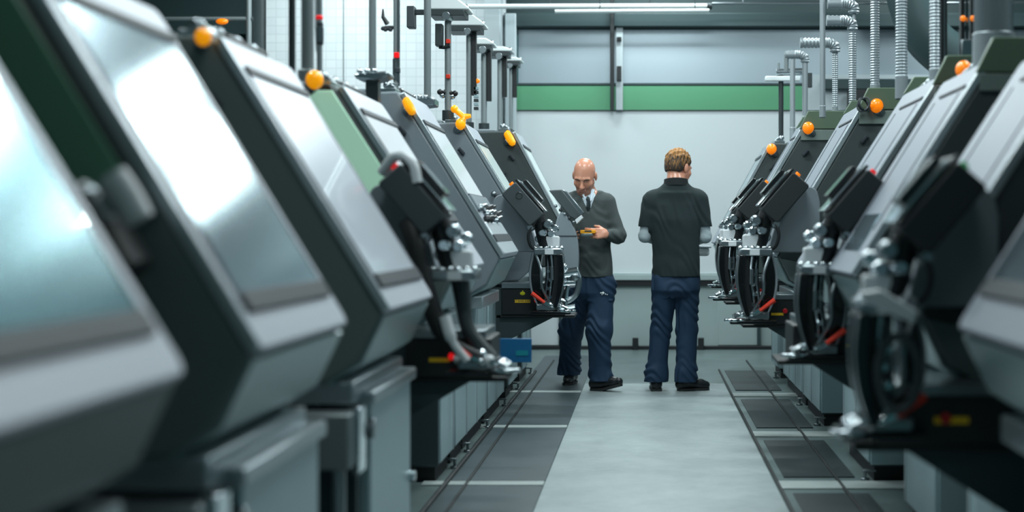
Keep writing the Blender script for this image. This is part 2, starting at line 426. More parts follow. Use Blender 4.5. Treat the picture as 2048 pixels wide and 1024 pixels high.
# ------------------------------------------------------------------ machines
def machine(label, sg, y0, y1, sl, zl, st, zt, win=(.11, .86), glass='mirror_glass', side=None, console=None, yend=None, apron=False,
            beacon=None, sidemat='hood_dark', slot=False, plates=False, extra=None, base=None, lower=False, bs=.97, pane='green_pane', lamp='orange_lamp', style=0):
    yend = yend or y1
    X = lambda s: sg * s
    t = thing('lathe_machine', label, 'machine', (X(1.5), (y0 + y1) / 2, 0), 'left row of machines' if sg < 0 else 'right row of machines')
    W = y1 - y0
    L = math.hypot(st - sl, zt - zl)
    u = Vector((X(st - sl) / L, 0, (zt - zl) / L)); v = Vector((0, 1, 0)); n = Vector((-sg * (zt - zl) / L, 0, (st - sl) / L))
    O = Vector((X(sl), y0, zl))
    # hood
    und = zl - .2
    prof = [(sl, zl), (sl + .065, zl - .14), (sl + .16, und), (2.05, und), (2.05, zt - .03), (st + .03, zt), (st, zt)]
    MB().prism([(X(a), b) for a, b in prof], (0, 0, 0), (1, 0, 0), (0, 0, 1), (0, 1, 0), y0, y1).build('hood', sidemat, t, bevel=.012)
    # light sheet on the slope, wraps a little over the lip
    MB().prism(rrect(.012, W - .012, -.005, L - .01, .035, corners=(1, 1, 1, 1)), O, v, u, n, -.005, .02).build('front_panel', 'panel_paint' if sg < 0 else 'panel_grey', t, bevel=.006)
    # pale sheets added behind the lip to imitate light bounced off the floor
    a0_, a1_ = Vector((X(sl + .004), 0, zl - .012)), Vector((X(sl + .065), 0, zl - .14)); a2_ = Vector((X(sl + .16), 0, und))
    if y0 > 2: MB().prism([(a0_.x, a0_.z), (a1_.x, a1_.z), (a2_.x, a2_.z), (a2_.x - X(.004), a2_.z - .006), (a1_.x - X(.006), a1_.z - .004), (a0_.x - X(.006), a0_.z - .004)], (0, 0, 0), (1, 0, 0), (0, 0, 1), (0, 1, 0), y0 + .012, y1 - .012).build('underside_sheet', 'under_sheet', t)
    # window
    w0, w1 = win
    if w1 > w0:
        a0, a1 = .075 * 1, W - .075
        f = MB()
        f.prism(rrect(a0 - .01, a1 + .01, L * w0 - .045, L * w0, .008), O, v, u, n, .015, .031)
        f.prism(rrect(a0 - .01, a1 + .01, L * w1, L * w1 + .028, .008), O, v, u, n, .015, .031)
        f.prism(rrect(a0 - .012, a0, L * w0, L * w1, .003), O, v, u, n, .015, .025)
        f.prism(rrect(a1, a1 + .012, L * w0, L * w1, .003), O, v, u, n, .015, .025)
        wf = f.build('window_frame', 'frame_dark', t, bevel=.003)
        MB().prism(rrect(a0, a1, L * w0, L * w1, .01), O, v, u, n, .012, .0235).build('window_pane', glass, wf)
    if slot:
        MB().prism(rrect(W * .12, W * .72, L * .872, L * .890, .006), O, v, u, n, .015, .027).build('handle', 'frame_dark', t, bevel=.005)
        for q in (W * .2, W * .8): MB().prism(rrect(q - .004, q + .004, L * .2, L * .86, .002), O, v, u, n, .018, .0225).build('panel_seam', 'frame_dark', t)
        MB().prism(rrect(W * .25, W * .75, L * .10, L * .28, .012), O, v, u, n, .015, .024).build('inspection_window', 'mirror_glass', t, bevel=.002)
    if lower:      # second, smaller pale cover over the lip
        MB().prism(rrect(.02, W - .02, 0, L * .2, .02), O, v, u, n, .015, .030).build('lip_cover', 'pale_panel', t, bevel=.008)
        MB().prism(rrect(.018, W - .018, L * .075, L * .12, .004), O, v, u, n, .02, .0325).build('lip_band', 'frame_dark', t)
        MB().prism(rrect(.06, W - .06, L * .27, L * .36, .006), O, v, u, n, .015, .035).build('grey_plate', 'hood_paint', t, bevel=.003)
        for k in range(9):
            c = O + v * (W * (.15 + .7 * (k % 5) / 4)) + u * (L * (.21 + .035 * (k % 3))) + n * .035
            q = MB().ball(c, (.022, .03, .022), 8, 6)
            q.cyl(c, c + v * .06 + n * .03, .012, .008, 8)
            q.build('clamp_knob', 'dull_chrome' if k % 2 else 'black_plastic', t)
    # metal edge strip on the near side of the sloped face
    MB().prism([(-.004, 0), (.016, 0), (.016, L - .02), (-.004, L - .02)], O, v, u, n, .0, .026).build('edge_strip', 'edge_metal', t, bevel=.003)
    # near side wall details
    if side == 'green':
        P = Vector((X(sl), y0, zl))
        nn = Vector((0, -1, 0)); out = Vector((X(1), 0, 0))
        # parallelogram pane along the slope
        def para(t0, t1, b0, b1): return [Vector((X(sl + (st - sl) * k + b), 0, zl + (zt - zl) * k)) for k, b in ((t0, b0), (t1, b0), (t1, b1), (t0, b1))]
        q = para(.33, 1.0, .015, .20)
        fr = MB().prism([(p_.x, p_.z) for p_ in q], (0, y0, 0), (1, 0, 0), (0, 0, 1), nn, -.002, .02).build('side_window_frame', 'black_plastic', t, bevel=.006)
        q = para(.35, .965, .022, .145)
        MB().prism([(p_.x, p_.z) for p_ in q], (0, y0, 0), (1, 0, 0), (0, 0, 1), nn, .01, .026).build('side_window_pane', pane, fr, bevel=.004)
    else:
        for k in (.45, .62):
            c = Vector((X(sl + (st - sl) * k + .22), y0, zl + (zt - zl) * k))
            MB().cyl(c + Vector((0, .01, 0)), c + Vector((0, -.012, 0)), .011, .009, 10).build('side_stud', 'frame_dark', t)
        c = Vector((X(sl + (st - sl) * .74 + .1), y0 - .005, zl + (zt - zl) * .74))
        MB().tube([c, c + Vector((X(.03), -.02, .035))], .014, 8).build('side_grip', 'frame_dark', t)
    if sg > 0:
        MB().prism([(X(sl + .012), zl - .012), (X(sl + .24), zl - .06), (X(sl + .24), und + .012), (X(sl + .165), und + .012), (X(sl + .075), zl - .138)], (0, y0, 0), (1, 0, 0), (0, 0, 1), (0, -1, 0), -.002, .008).build('lower_side_plate', 'hood_dark', t, bevel=.003)
    if plates:
        e0, e1 = st - .02, st + .30
        MB().prism([(X(e0 - .04), zt - .04), (X(e0 + .02), zt + .085), (X(e1), zt + .085), (X(e1), zt - .04)], (0, y0, 0), (1, 0, 0), (0, 0, 1), (0, 1, 0), -.012, .02).build('top_guard', 'olive_plate', t, bevel=.004)
        if plates != 'near': MB().prism([(X(e0 - .01), zt + .0), (X(e0 + .04), zt + .085), (X(e1), zt + .085), (X(e1), zt + .0)], (0, y1 - .05, 0), (1, 0, 0), (0, 0, 1), (0, 1, 0), -.012, .02).build('top_guard', 'olive_plate', t, bevel=.004)
        MB().prism([(X(sl + (st - sl) * .86 + .02), zl + (zt - zl) * .86), (X(e0 - .03), zt - .045), (X(e1 - .02), zt - .045), (X(e1 - .02), zl + (zt - zl) * .86)], (0, y0, 0), (1, 0, 0), (0, 0, 1), (0, -1, 0), -.002, .012).build('side_plate', 'greengrey', t, bevel=.003)
    # hardware along the top edge: rollers and a dark guard box
    q = MB()
    for k in range(4):
        c = Vector((X(st + .06), y0 + W * (.15 + .22 * k), zt))
        q.cyl(c + Vector((0, -.03, .02)), c + Vector((0, .05, .02)), .028, n=10)
        q.ball(c + Vector((X(.02), .02, .045)), .024, 10, 8)
    q.box(X(st + .02), X(st + .10), y0 + .03, y1 - .03, zt - .01, zt + .02)
    q.build('top_rail', 'dull_chrome', t, bevel=.003)
    if sg < 0: MB().box(X(st + .015), X(st + .075), y0 + W * .25, y0 + W * .8, zt - .03, zt + .035).build('guard_box', 'black_plastic', t, bevel=.008)
    # rear cabinet and posts' footing
    MB().box(X(st + .12), X(2.0), y0 + .02, yend, und - .3, zt + .015).build('rear_cabinet', 'hood_paint', t, bevel=.01)
    # beacon
    if beacon:
        bx, bz, br, by = beacon
        c = Vector((X(bx), by if by else y0 - .03, bz))
        b = MB()
        if style == 0:
            b.ball(c, (br, br, br * 1.08), 20, 14)
        elif style == 1:      # long capsule along the edge
            b.tube([c + Vector((0, 0, br * 1.5)) - Vector((X(-br * .9), 0, 0)), c + Vector((0, 0, br * 1.3)) - Vector((X(-br * .7), 0, 0)), c, c - Vector((0, 0, br * 1.2)) + Vector((X(-br * .7), 0, 0)), c - Vector((0, 0, br * 1.6)) + Vector((X(-br * .9), 0, 0))], [br * .5, br * .8, br * .95, br * .8, br * .4], 16)
        else:                  # lamp on a bent arm with a second head
            b.ball(c, (br * .95, br * .95, br * 1.1), 18, 12)
            b.tube([c, c + Vector((-X(.6) * br, 0, br * 1.3)), c + Vector((X(.9) * br, 0, br * 2.6))], [br * .8, br * .62, br * .55], 14)
            b.ball(c + Vector((X(1.1) * br, 0, br * 2.75)), br * .72, 16, 10)
            b.tube([c + Vector((-X(.6) * br, 0, br * 1.3)), c + Vector((-X(1.9) * br, 0, br * 1.5))], [br * .62, br * .35], 12)
        lamp_ = lamp
        lamp = b.build('warning_light', lamp_, t)
        MB().cyl(c + Vector((X(.2 * br), .2 * br, -.5 * br)), c + Vector((X(.9 * br), max(.035, .9 * br), -1.1 * br)), br * .82, br * .7, 16).build('lamp_base', 'dull_chrome', lamp, bevel=.003)
    # base
    zb = und - .02
    MB().box(X(.84), X(2.0), y0 + .03, y1 + .0, zb - .045, zb + .02).build('base_ledge', 'edge_metal', t, bevel=.006)
    bb = base or (y0 + .12, y1 - .02)
    bs_ = bs
    for b_ in (bb if isinstance(bb, list) else [bb]):
        b0, b1 = b_[:2]; bs = b_[2] if len(b_) > 2 else bs_
        MB().box(X(bs + .015), X(1.95), b0, b1, .07, zb - .04).build('base_cabinet', 'base_dark', t, bevel=.006)
        nd = max(1, round((b1 - b0) / .45)); wd = (b1 - b0) / nd
        for k in range(nd):
            d = MB().box(X(bs), X(bs + .02), b0 + wd * k + .008, b0 + wd * (k + 1) - .03, .09, zb - .06).build('base_door', 'base_paint', t, bevel=.005)
            MB().box(X(bs - .003), X(bs + .02), b0 + wd * (k + 1) - .03, b0 + wd * (k + 1) - .005, .09, zb - .06).build('edge_profile', 'edge_metal', d, bevel=.002)
            MB().cyl((X(bs - .006), b0 + wd * (k + .82), .5), (X(bs + .01), b0 + wd * (k + .82), .5), .012, n=10).build('door_lock', 'frame_dark', d)
        # near end sheet of the base
        MB().box(X(bs + .01), X(1.5), b0 - .014, b0 + .0, .08, zb - .05).build('end_sheet', 'base_paint' if sg > 0 else 'base_dark', t, bevel=.004)
        MB().box(X(bs + .03), X(1.9), b0 + .02, b1 - .02, 0, .075).build('plinth', 'rubber', t)
        yy = b1 - .06 if sg < 0 else b0 + .03
        MB().cyl((X(bs - .012), yy, 0), (X(bs - .012), yy, .012), .022, n=12).cyl((X(bs - .012), yy, .01), (X(bs - .012), yy, .05), .008, n=8).box(X(bs - .025), X(bs + .04), yy - .014, yy + .014, .042, .052).build('levelling_foot', 'dull_chrome', t, bevel=.002)
    if apron:
        a0, a1 = y0 + .2, y1 + .05
        MB().box(X(.82), X(.86), a0, a1, .12, zb - .05).build('apron_panel', 'base_paint', t, bevel=.008)
        MB().box(X(.80), X(.9), a0 - .05, a1 + .01, zb - .06, zb - .02).build('apron_ledge', 'edge_metal', t, bevel=.008)
        MB().box(X(.86), X(1.3), a0 - .015, a0 + .0, .3, zb - .05).build('apron_side', 'base_dark', t, bevel=.004)
        q = MB()
        q.cyl((X(.80), a1 - .02, .34), (X(.83), a1 - .02, .34), .02, n=12)
        q.build('apron_knob', 'chrome', t, bevel=.003)
        q = MB().box(X(.83), X(1.05), a0 - .26, a0 - .08, zb - .22, zb - .06)
        q.build('bracket', 'post_metal', t, bevel=.01)
        MB().box(X(.815), X(.835), a0 - .2, a0 - .1, zb - .24, zb - .05).build('bracket_clamp', 'chrome', t, bevel=.004)
        MB().cyl((X(.88), a0 - .17, .3), (X(.88), a0 - .17, zb - .2), .02, n=10).build('support_rod', 'dull_chrome', t)
        MB().cyl((X(.80), a0 - .03, zb - .13), (X(.86), a0 - .03, zb - .13), .03, n=12).build('bracket_knob', 'dull_chrome', t, bevel=.004)
    if console:
        s0, s1, z0, z1, cy = console[:5]
        D = .34
        cb = MB().box(X(s0), X(s1), cy, cy + D, z0, z1).build('console_box', 'black_plastic', t, bevel=.006)
        MB().box(X(s0 + .02), X(s1), cy - .008, cy + D, z1, z1 + (z1 - z0) * .22).build('console_top', 'dull_chrome', cb, bevel=.004)
        MB().box(X(s0 - .06), X(s1 + .01), cy + .01, cy + D - .02, z0 - .018, z0).build('console_tray', 'black_plastic', cb, bevel=.004)
        # wedge bracket that carries the console
        MB().prism([(X(s0 + .08), z0 - .018), (X(1.0), z0 - .018), (X(1.0), z0 - .22)], (0, cy + .04, 0), (1, 0, 0), (0, 0, 1), (0, 1, 0), 0, D - .06).build('console_bracket', 'base_dark', cb, bevel=.004)
        H = z1 - z0; Wd = s1 - s0; rb_ = .45 if sg < 0 else .5
        cx = X(s0 + Wd * console[5]); cz = z0 + H * console[6]; lw = console[7]; lh = lw * .2
        lb = MB().box(cx - lw / 2, cx + lw / 2, cy - .003, cy + .004, cz - lh / 2, cz + lh / 2).build('yellow_label', 'yellow_tag', cb)
        if len(console) > 8 and console[8]:
            console[8](cb, cy, cx, cz, X, s0, s1, z0, z1)
        rb = MB().cyl((X(s0 + Wd * rb_), cy - .022, z0 + H * .55), (X(s0 + Wd * rb_), cy, z0 + H * .55), .014, n=16).build('red_button', 'red_lamp' if sg < 0 else 'red_dim', cb, bevel=.003)
        MB().box(X(1.0), X(1.04), cy - .02, cy + D, z0 - .02, z1 + .02).build('console_side', 'hood_paint', t, bevel=.006)
        MB().box(X(s1), X(1.02), cy + .02, cy + D, z0, z1).build('console_mount', 'base_dark', t)
    return t

def marks_L6(cb, cy, cx, cz, X, s0, s1, z0, z1):
    text_mesh('label_text', 'AT BEBS AARE', .0185, (cx, cy - .0035, cz), (1, 0, 0), (0, 0, 1), 'frame_dark', cb, .0004)
    q = MB().ball((cx, cy - .002, cz + .05), (.017, .003, .012), 14, 8).cyl((cx, cy - .002, cz + .058), (cx + .002, cy - .002, cz + .070), .004, .002, 8)
    q.build('warning_mark', 'yellow_lime', cb)
    text_mesh('tray_text', 'TENZ', .032, (X(s0 + .115), cy - .004, z0 + .045), (1, 0, 0), (0, 0, 1), 'yellow_lime', cb, .001)

LEFT = [
    dict(label='nearest left machine, very blurred, with a teal reflecting window at the left edge', y0=1.5, y1=2.41, sl=.75, zl=.955, st=1.235, zt=1.74, apron=True, glass='teal_glass', win=(.125, .86)),
    dict(label='second nearest left machine with large glaring mirror window and dark green side pane', y0=2.84, y1=3.70, sl=.75, zl=.955, st=1.225, zt=1.73, side='green', pane='mat_green_dark', apron=True, win=(.13, .87), yend=4.1),
    dict(label='third left machine with plain dark side wall, pale hood and round orange lamp', y0=4.26, y1=5.16, sl=.75, zl=.955, st=1.24, zt=1.745, apron=True, glass='silver_glass', win=(.12, .85), beacon=(1.25, 1.735, .024, None), lamp='amber_lamp', yend=5.6),
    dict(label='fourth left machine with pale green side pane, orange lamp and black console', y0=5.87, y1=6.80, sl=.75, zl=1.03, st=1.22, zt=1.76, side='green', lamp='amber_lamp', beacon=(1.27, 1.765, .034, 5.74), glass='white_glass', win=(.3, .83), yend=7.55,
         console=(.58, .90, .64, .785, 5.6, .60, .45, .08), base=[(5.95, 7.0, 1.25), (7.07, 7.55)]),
    dict(label='fifth left machine with narrow white window, small orange lamp on its side wall', y0=7.67, y1=8.55, sl=.75, zl=1.05, st=1.27, zt=1.90, glass='white_glass', win=(.37, .79), lower=True, style=1, lamp='amber_lamp', sidemat='hood_paint', beacon=(1.21, 1.82, .026, None), yend=9.15, base=[(7.62, 8.1), (8.12, 9.08)]),
    dict(label='sixth left machine with wide grey side wall and black console with warning labels', y0=9.87, y1=10.7, sl=.74, zl=1.09, st=1.23, zt=1.90, glass='mint_glass', win=(.3, .82), style=2, lamp='amber_lamp', beacon=(1.22, 1.885, .036, None), sidemat='hood_paint', yend=11.3,
         console=(.52, .93, .645, .815, 9.62, .67, .52, .1, marks_L6), base=[(9.2, 10.2), (10.6, 11.25)]),
    dict(label='farthest left machine with yellow lamp, behind the walking man', y0=11.65, y1=12.5, sl=.6, zl=1.1, st=1.05, zt=1.96, glass='mint_glass', win=(.2, .84), style=1, lamp='amber_lamp', sidemat='side_black', beacon=(1.06, 1.90, .034, None), yend=14.2),
]
for d in LEFT:
    machine(sg=-1, **d)
RIGHT = [
    dict(label='nearest right machine, very blurred, cut by the right picture edge', y0=2.55, y1=3.56, sl=.75, zl=.953, st=1.25, zt=1.74, win=(.14, .86), yend=3.9),
    dict(label='second nearest right machine, blurred, with green lamp beside its pale hood', y0=4.1, y1=4.92, sl=.75, zl=.96, st=1.25, zt=1.74, slot=True, win=(0, 0), yend=5.2,
         console=(.60, .95, .63, .76, 3.9, .55, .5, .09)),
    dict(label='third nearest right machine with orange lamp, pale hood and large olive top guard', y0=5.33, y1=6.12, sl=.75, zl=1.025, st=1.23, zt=1.79, slot=True, win=(0, 0), beacon=(1.305, 1.85, .034, 6.17), plates='near', yend=6.35),
    dict(label='fourth nearest right machine with pale hood, short dark handle and no lamp', y0=6.4, y1=7.35, sl=.75, zl=1.02, st=1.28, zt=1.85, slot=True, win=(0, 0), plates=True, yend=8.1,
         console=(.60, .95, .655, .80, 6.15, .72, .42, .07), base=[(6.55, 7.0, 1.25), (7.1, 8.0)]),
    dict(label='fifth nearest right machine with textured dark side wall, orange lamp and grey green side plate', y0=8.6, y1=9.5, sl=.75, zl=1.04, st=1.27, zt=1.92, slot=True, win=(0, 0), beacon=(1.315, 1.90, .038, None), plates=True, yend=10.1,
         console=(.60, .95, .66, .80, 8.4, .38, .42, .07), base=[(8.75, 9.05, 1.25), (9.1, 10.05)]),
    dict(label='sixth nearest right machine with orange lamp and olive guard, second from the back wall', y0=10.4, y1=11.0, sl=.62, zl=1.08, st=1.12, zt=1.93, slot=True, win=(0, 0), beacon=(1.118, 1.895, .04, None), plates=True, yend=11.6,
         console=(.60, .95, .70, .84, 10.2, .62, .4, .08), base=[(10.15, 11.5)]),
    dict(label='farthest right machine with small orange lamp, beside the man in the polo shirt', y0=11.9, y1=12.6, sl=.56, zl=1.08, st=1.0, zt=1.88, win=(.2, .84), beacon=(.99, 1.83, .04, None), yend=13.6),
]
def side_cover():
    Y = 9.855
    t = thing('lower_cover', 'grey side cover with bright edge behind the gripper with the round mark', 'cover', (-.8, Y, 1.0))
    Q = lambda x, y: ((x - 1293) / 3000 * Y, 1.19 - (y - 460) / 3000 * Y)
    pl = [(984, 412), (1014, 404), (1066, 482), (1068, 496), (1060, 542), (1040, 560), (985, 566), (970, 520)]
    MB().prism([Q(*q_) for q_ in pl], (0, Y, 0), (1, 0, 0), (0, 0, 1), (0, 1, 0), -.03, .015).build('plate', 'hood_paint', t, bevel=.008)
    MB().tube([Vector((*[Q(*q_)[0]], Y - .03, Q(*q_)[1])) for q_ in ((1014, 404), (1066, 482), (1068, 496), (1060, 542))], .006, 8).build('edge', 'edge_metal', t)
    for k, (a, b) in enumerate(((988, 388), (994, 391), (1000, 397), (1006, 402))):
        MB().ball((Q(a, b)[0], Y - .02, Q(a, b)[1]), .02, 10, 8).build('clamp_knob', 'frame_dark' if k % 2 else 'dull_chrome', t)
side_cover()
for d in RIGHT:
    machine(sg=1, bs=1.05, sidemat='side_black', **d)
mat('head_black', (36, 42, 44), 0.5, 0.0, noise=0.08, scale=18, bump=0.05)
# ------------------------------------------------------------------ robot grippers that stand on the consoles
def gripper(label, sg, y, s0, z0, k=1.0, hose=False, lamp=None, mark=False, cover=True, seed=1, wing=False):
    rnd = random.Random(seed)
    t = thing('robot_gripper', label, 'robot gripper', (sg * (s0 + .1 * k), y, z0), 'robot grippers')
    def P(a, b, dy=0.0): return Vector((sg * (s0 + a * k), y + dy * k, z0 + b * k))
    EX, EZ, EY = Vector((sg * k, 0, 0)), Vector((0, 0, k)), Vector((0, k, 0))
    ca, sa = math.cos(math.radians(49)), math.sin(math.radians(49))
    A = Vector((sg * ca * k, 0, sa * k)); N = Vector((-sg * sa * k, 0, ca * k))      # along the head, and out of its face
    C = P(.275, .645)
    # head
    hd = MB().prism(rrect(-.125, .125, -.062, .05, .014), C, A, N, EY, -.10, .10).build('head', 'charcoal' if sg < 0 else 'head_black', t, bevel=.006 * k)
    MB().prism(rrect(-.11, .135, .052, .064, .004), C, A, N, EY, -.095, .095).build('head_plate', 'black_gloss', hd, bevel=.003 * k)
    MB().prism(rrect(-.12, .11, .066, .074, .003), C, A, N, EY, -.085, .085).build('head_rail', 'chrome', hd, bevel=.002 * k)
    MB().prism(rrect(-.06, .10, .076, .10, .006), C, A, N, EY, -.06, .07).build('head_display', 'black_gloss', hd, bevel=.003 * k)
    MB().cyl(C + A * .142 + N * .02 - EY * .04, C + A * .118 + N * .02 - EY * .04, .014 * k, n=12).build('head_indicator', 'orange_lamp' if lamp is None else lamp, hd)
    if mark:
        q = MB()
        ring = [C + A * (.05 + .018 * math.cos(a)) + N * (.012 + .018 * math.sin(a)) - EY * .1015 for a in [2 * math.pi * i / 20 for i in range(21)]]
        q.tube(ring, .0028 * k, 6)
        q.build('round_mark', 'post_dark', hd)
    # neck and joint
    MB().tube([P(.20, .56), P(.175, .50), P(.165, .43), P(.15, .39)], [.045 * k, .042 * k, .036 * k, .034 * k], 14).build('neck', 'black_plastic', t)
    for i, (a, b, dy, r) in enumerate([(.135, .525, -.05, .032), (.12, .47, .0, .028), (.165, .475, -.06, .026), (.235, .505, -.06, .026), (.19, .44, .05, .03), (.10, .50, .06, .026)]):
        q = MB().ball(P(a, b, dy), (r * k, r * k * 1.15, r * k * .9), 14, 10)
        q.cyl(P(a, b, dy - .035), P(a, b, dy + .035), r * .62 * k, n=14)
        q.build('joint', 'chrome' if i % 3 else 'dull_chrome', t)
    MB().prism(rrect(-.03, .06, -.035, .035, .012), P(.10, .42), EX, EZ, EY, -.03, .03).build('knuckle', 'white_part', t, bevel=.006 * k)
    MB().tube(arc_pts([P(.2, .55, -.08), P(.245, .47, -.09), P(.235, .40, -.08), P(.2, .37, -.05)]), .009 * k, 8).build('joint_cable', 'rubber', t)
    # wrist bar with knobs
    wb = MB().box(*(sorted((P(.05, 0).x, P(.215, 0).x))), y - .09 * k, y + .09 * k, z0 + .345 * k, z0 + .385 * k).build('wrist_bar', 'dull_chrome', t, bevel=.008 * k)
    for i in range(6):
        c = P(.055 + .03 * i, .385, -.075 + .02 * (i % 2))
        MB().ball(c, .014 * k, 10, 8).build('wrist_knob', 'chrome', wb)
    MB().box(*(sorted((P(.10, 0).x, P(.15, 0).x))), y - .094 * k, y - .088 * k, z0 + .35 * k, z0 + .38 * k).build('wrist_plate', 'white_part', wb)
    # fingers: curved tapering bars
    def bar(pts, ws, dy, d, name, m):
        pts = [Vector((a, b)) for a, b in pts]
        # smooth the outline
        full = arc_pts([Vector((p.x, p.y, w)) for p, w in zip(pts, ws)], 6)
        l, r = [], []
        for i, p_ in enumerate(full):
            a = full[max(0, i - 1)]; b = full[min(len(full) - 1, i + 1)]
            d2 = Vector((b.x - a.x, b.y - a.y)); d2.normalize(); nn = Vector((-d2.y, d2.x))
            l.append((p_.x + nn.x * p_.z, p_.y + nn.y * p_.z)); r.append((p_.x - nn.x * p_.z, p_.y - nn.y * p_.z))
        return MB().prism(l + r[::-1], P(0, 0), EX, EZ, EY, dy - d / 2, dy + d / 2).build(name, m, t, bevel=.004 * k)
    if not hose:
        bar([(.195, .36), (.212, .25), (.205, .14), (.17, .03)], [.024, .028, .028, .018], .04, .13, 'shell', 'black_gloss')
        bar([(.217, .36), (.240, .25), (.232, .14), (.188, .03)], [.006, .006, .006, .004], .04, .14, 'shell_edge', 'hood_paint')
        for i, dy in enumerate((-.088, -.06, -.03, .0, .03, .06, .088)):
            o = .012 * (i % 3)
            o = .026 * (i % 4)
            bar([(.062 + o, .35), (.056 + o, .24), (.066 + o, .14), (.09 + o * .8, .04)], [.015, .017, .016, .012], dy, .032, 'finger', 'black_plastic' if i % 2 else 'black_gloss')
            bar([(.046 + o, .345), (.038 + o, .24), (.049 + o, .14), (.077 + o * .8, .045)], [.003, .003, .003, .002], dy, .034, 'finger_edge', 'dull_chrome')
        for i, (a, dy) in enumerate(((.115, -.06), (.14, -.02), (.13, .05))):
            MB().tube(arc_pts([P(a, .355, dy), P(a - .008, .25, dy - .01), P(a + .004, .15, dy), P(a + .01, .05, dy)]), .007 * k, 8).build('piston_rod', 'chrome', t)
            MB().cyl(P(a - .006, .28, dy - .008), P(a - .008, .20, dy - .01), .013 * k, n=12).build('piston_sleeve', 'dull_chrome', t, bevel=.002 * k)
        for i in range(4):
            MB().cyl(P(.12 + .012 * (i % 2), .10 + .05 * i, -.075), P(.12 + .012 * (i % 2), .10 + .05 * i, -.03), .010 * k, n=10).build('bolt', 'chrome', t)
        MB().tube(arc_pts([P(.205, .355, -.07), P(.17, .26, -.11), P(.165, .16, -.11), P(.12, .07, -.08), P(.105, .045, -.05)]), .008 * k, 8).build('air_hose', 'dull_chrome', t)
    if hose:
        MB().tube(arc_pts([P(.30, .56, -.06), P(.268, .48, -.09), P(.232, .33, -.1), P(.155, .14, -.1), P(.03, .055, -.06)]), [.034 * k] * 12 + [.034 * k] * 6 + [.026 * k] * 7, 12).build('thick_hose', 'rubber', t)
        MB().tube(arc_pts([P(.12, .42, .02), P(.10, .30, .0), P(.085, .17, .0), P(.0, .06, 0)]), .024 * k, 10).build('arm_tube', 'charcoal', t)
        MB().tube(arc_pts([P(.155, .40, .05), P(.13, .28, .05), P(.10, .15, .05), P(.03, .05, .05)]), .015 * k, 10).build('arm_tube', 'black_plastic', t)
        for i in range(5): MB().ball(P(.0 + .03 * i, .055 + .02 * (i % 2), -.08 + .02 * i), .022 * k, 12, 8).build('foot_knob', 'chrome' if i % 2 else 'white_part', t)
        MB().tube(arc_pts([P(.155, .22, -.13), P(.125, .13, -.14), P(.075, .06, -.13)]), [.022 * k] * 6 + [.014 * k] * 7, 10).build('guard_shell', 'white_part', t)
        MB().tube(arc_pts([P(.40, .74, -.02), P(.34, .80, -.06), P(.28, .77, -.08), P(.26, .70, -.09)]), .02 * k, 10).build('top_hose', 'white_part', t)
    # foot with chrome claws
    fo = -.085 if hose else 0.0
    def PF(a, b, dy=0.0): return P(a + fo, b, dy)
    MB().prism(rrect(.0, .24, .0, .02, .008), PF(0, 0), EX, EZ, EY, -.10, .10).build('foot_plate', 'black_gloss', t, bevel=.004 * k)
    MB().prism([(.045 * math.cos(a) * 1.3 - .0, .045 * math.sin(a)) for a in [2 * math.pi * i / 24 for i in range(24)]], PF(.03, .012, -.06), EX, EY, EZ, .0, .016).build('foot_disc', 'chrome', t, bevel=.004 * k)
    for i, dy in enumerate((-.08, -.02, .05)):
        MB().tube(arc_pts([PF(.16, .075, dy), PF(.11, .05, dy), PF(.06, .052, dy - .015), PF(.02, .036, dy - .02)]), [.018 * k] * 7 + [.013 * k] * 6 + [.008 * k] * 6, 10).build('claw', 'chrome', t)
    MB().box(*(sorted((PF(.09, 0).x, PF(.2, 0).x))), y - .085 * k, y + .085 * k, z0 + .02 * k, z0 + .06 * k).build('foot_block', 'dull_chrome', t, bevel=.008 * k)
    MB().tube([PF(.225, .125, -.11), PF(.15, .07, -.115)], [.013 * k, .009 * k], 8).build('red_lever', 'red_plastic', t)
    if wing:
        MB().prism([(.04, .41), (.055, .385), (.19, .325), (.20, .36), (.10, .42)], P(0, 0), EX, EZ, EY, -.16, -.11).build('wing_plate', 'white_part', t, bevel=.006)
        MB().tube([P(.15 + .055 * math.cos(a), .19 + .10 * math.sin(a), -.13) for a in [2 * math.pi * i / 28 for i in range(29)]], .013 * k, 10).build('ring_handle', 'charcoal', t)
    if cover:
        pts = arc_pts([Vector((a, b, 0)) for a, b in [(.21, .36), (.235, .47), (.29, .59), (.345, .665), (.405, .70), (.455, .685), (.475, .62)]], 5)
        MB().prism([(p_.x, p_.y) for p_ in pts] + [(.475, .42), (.43, .36)], P(0, 0), EX, EZ, EY, .08, .22).build('arm_cover', 'hood_paint', t, bevel=.006 * k)
    else:
        MB().tube([P(.30, .60, .05), P(.42, .62, .12)], .03 * k, 12).build('arm_link', 'charcoal', t)
    return t

gripper('robot gripper with thick black hose on the console of the fourth left machine', -1, 5.52, .57, .66, 1.0, hose=True, lamp='red_lamp', seed=2)
gripper('chrome robot gripper with round mark on its head, on the console with warning labels', -1, 9.50, .475, .66, 1.08, mark=True, seed=3)
gripper('blurred robot gripper under the green lamp on the second nearest right console', 1, 3.93, .50, .65, .93, lamp='green_lamp', seed=5, wing=True)
gripper('robot gripper with red lamp on its black head, fourth nearest right machine', 1, 6.12, .57, .665, 1.0, lamp='red_lamp', seed=6)
gripper('chrome robot gripper with orange head indicator on the fifth right machine console', 1, 8.28, .455, .675, 1.08, seed=7)
gripper('smaller looking robot gripper right of the man in the polo shirt, second from the back', 1, 10.05, .44, .72, 1.04, seed=8)
gripper('farthest right robot gripper, half hidden by the arm of the man in the polo shirt', 1, 11.7, .50, .74, 1.0, seed=9)

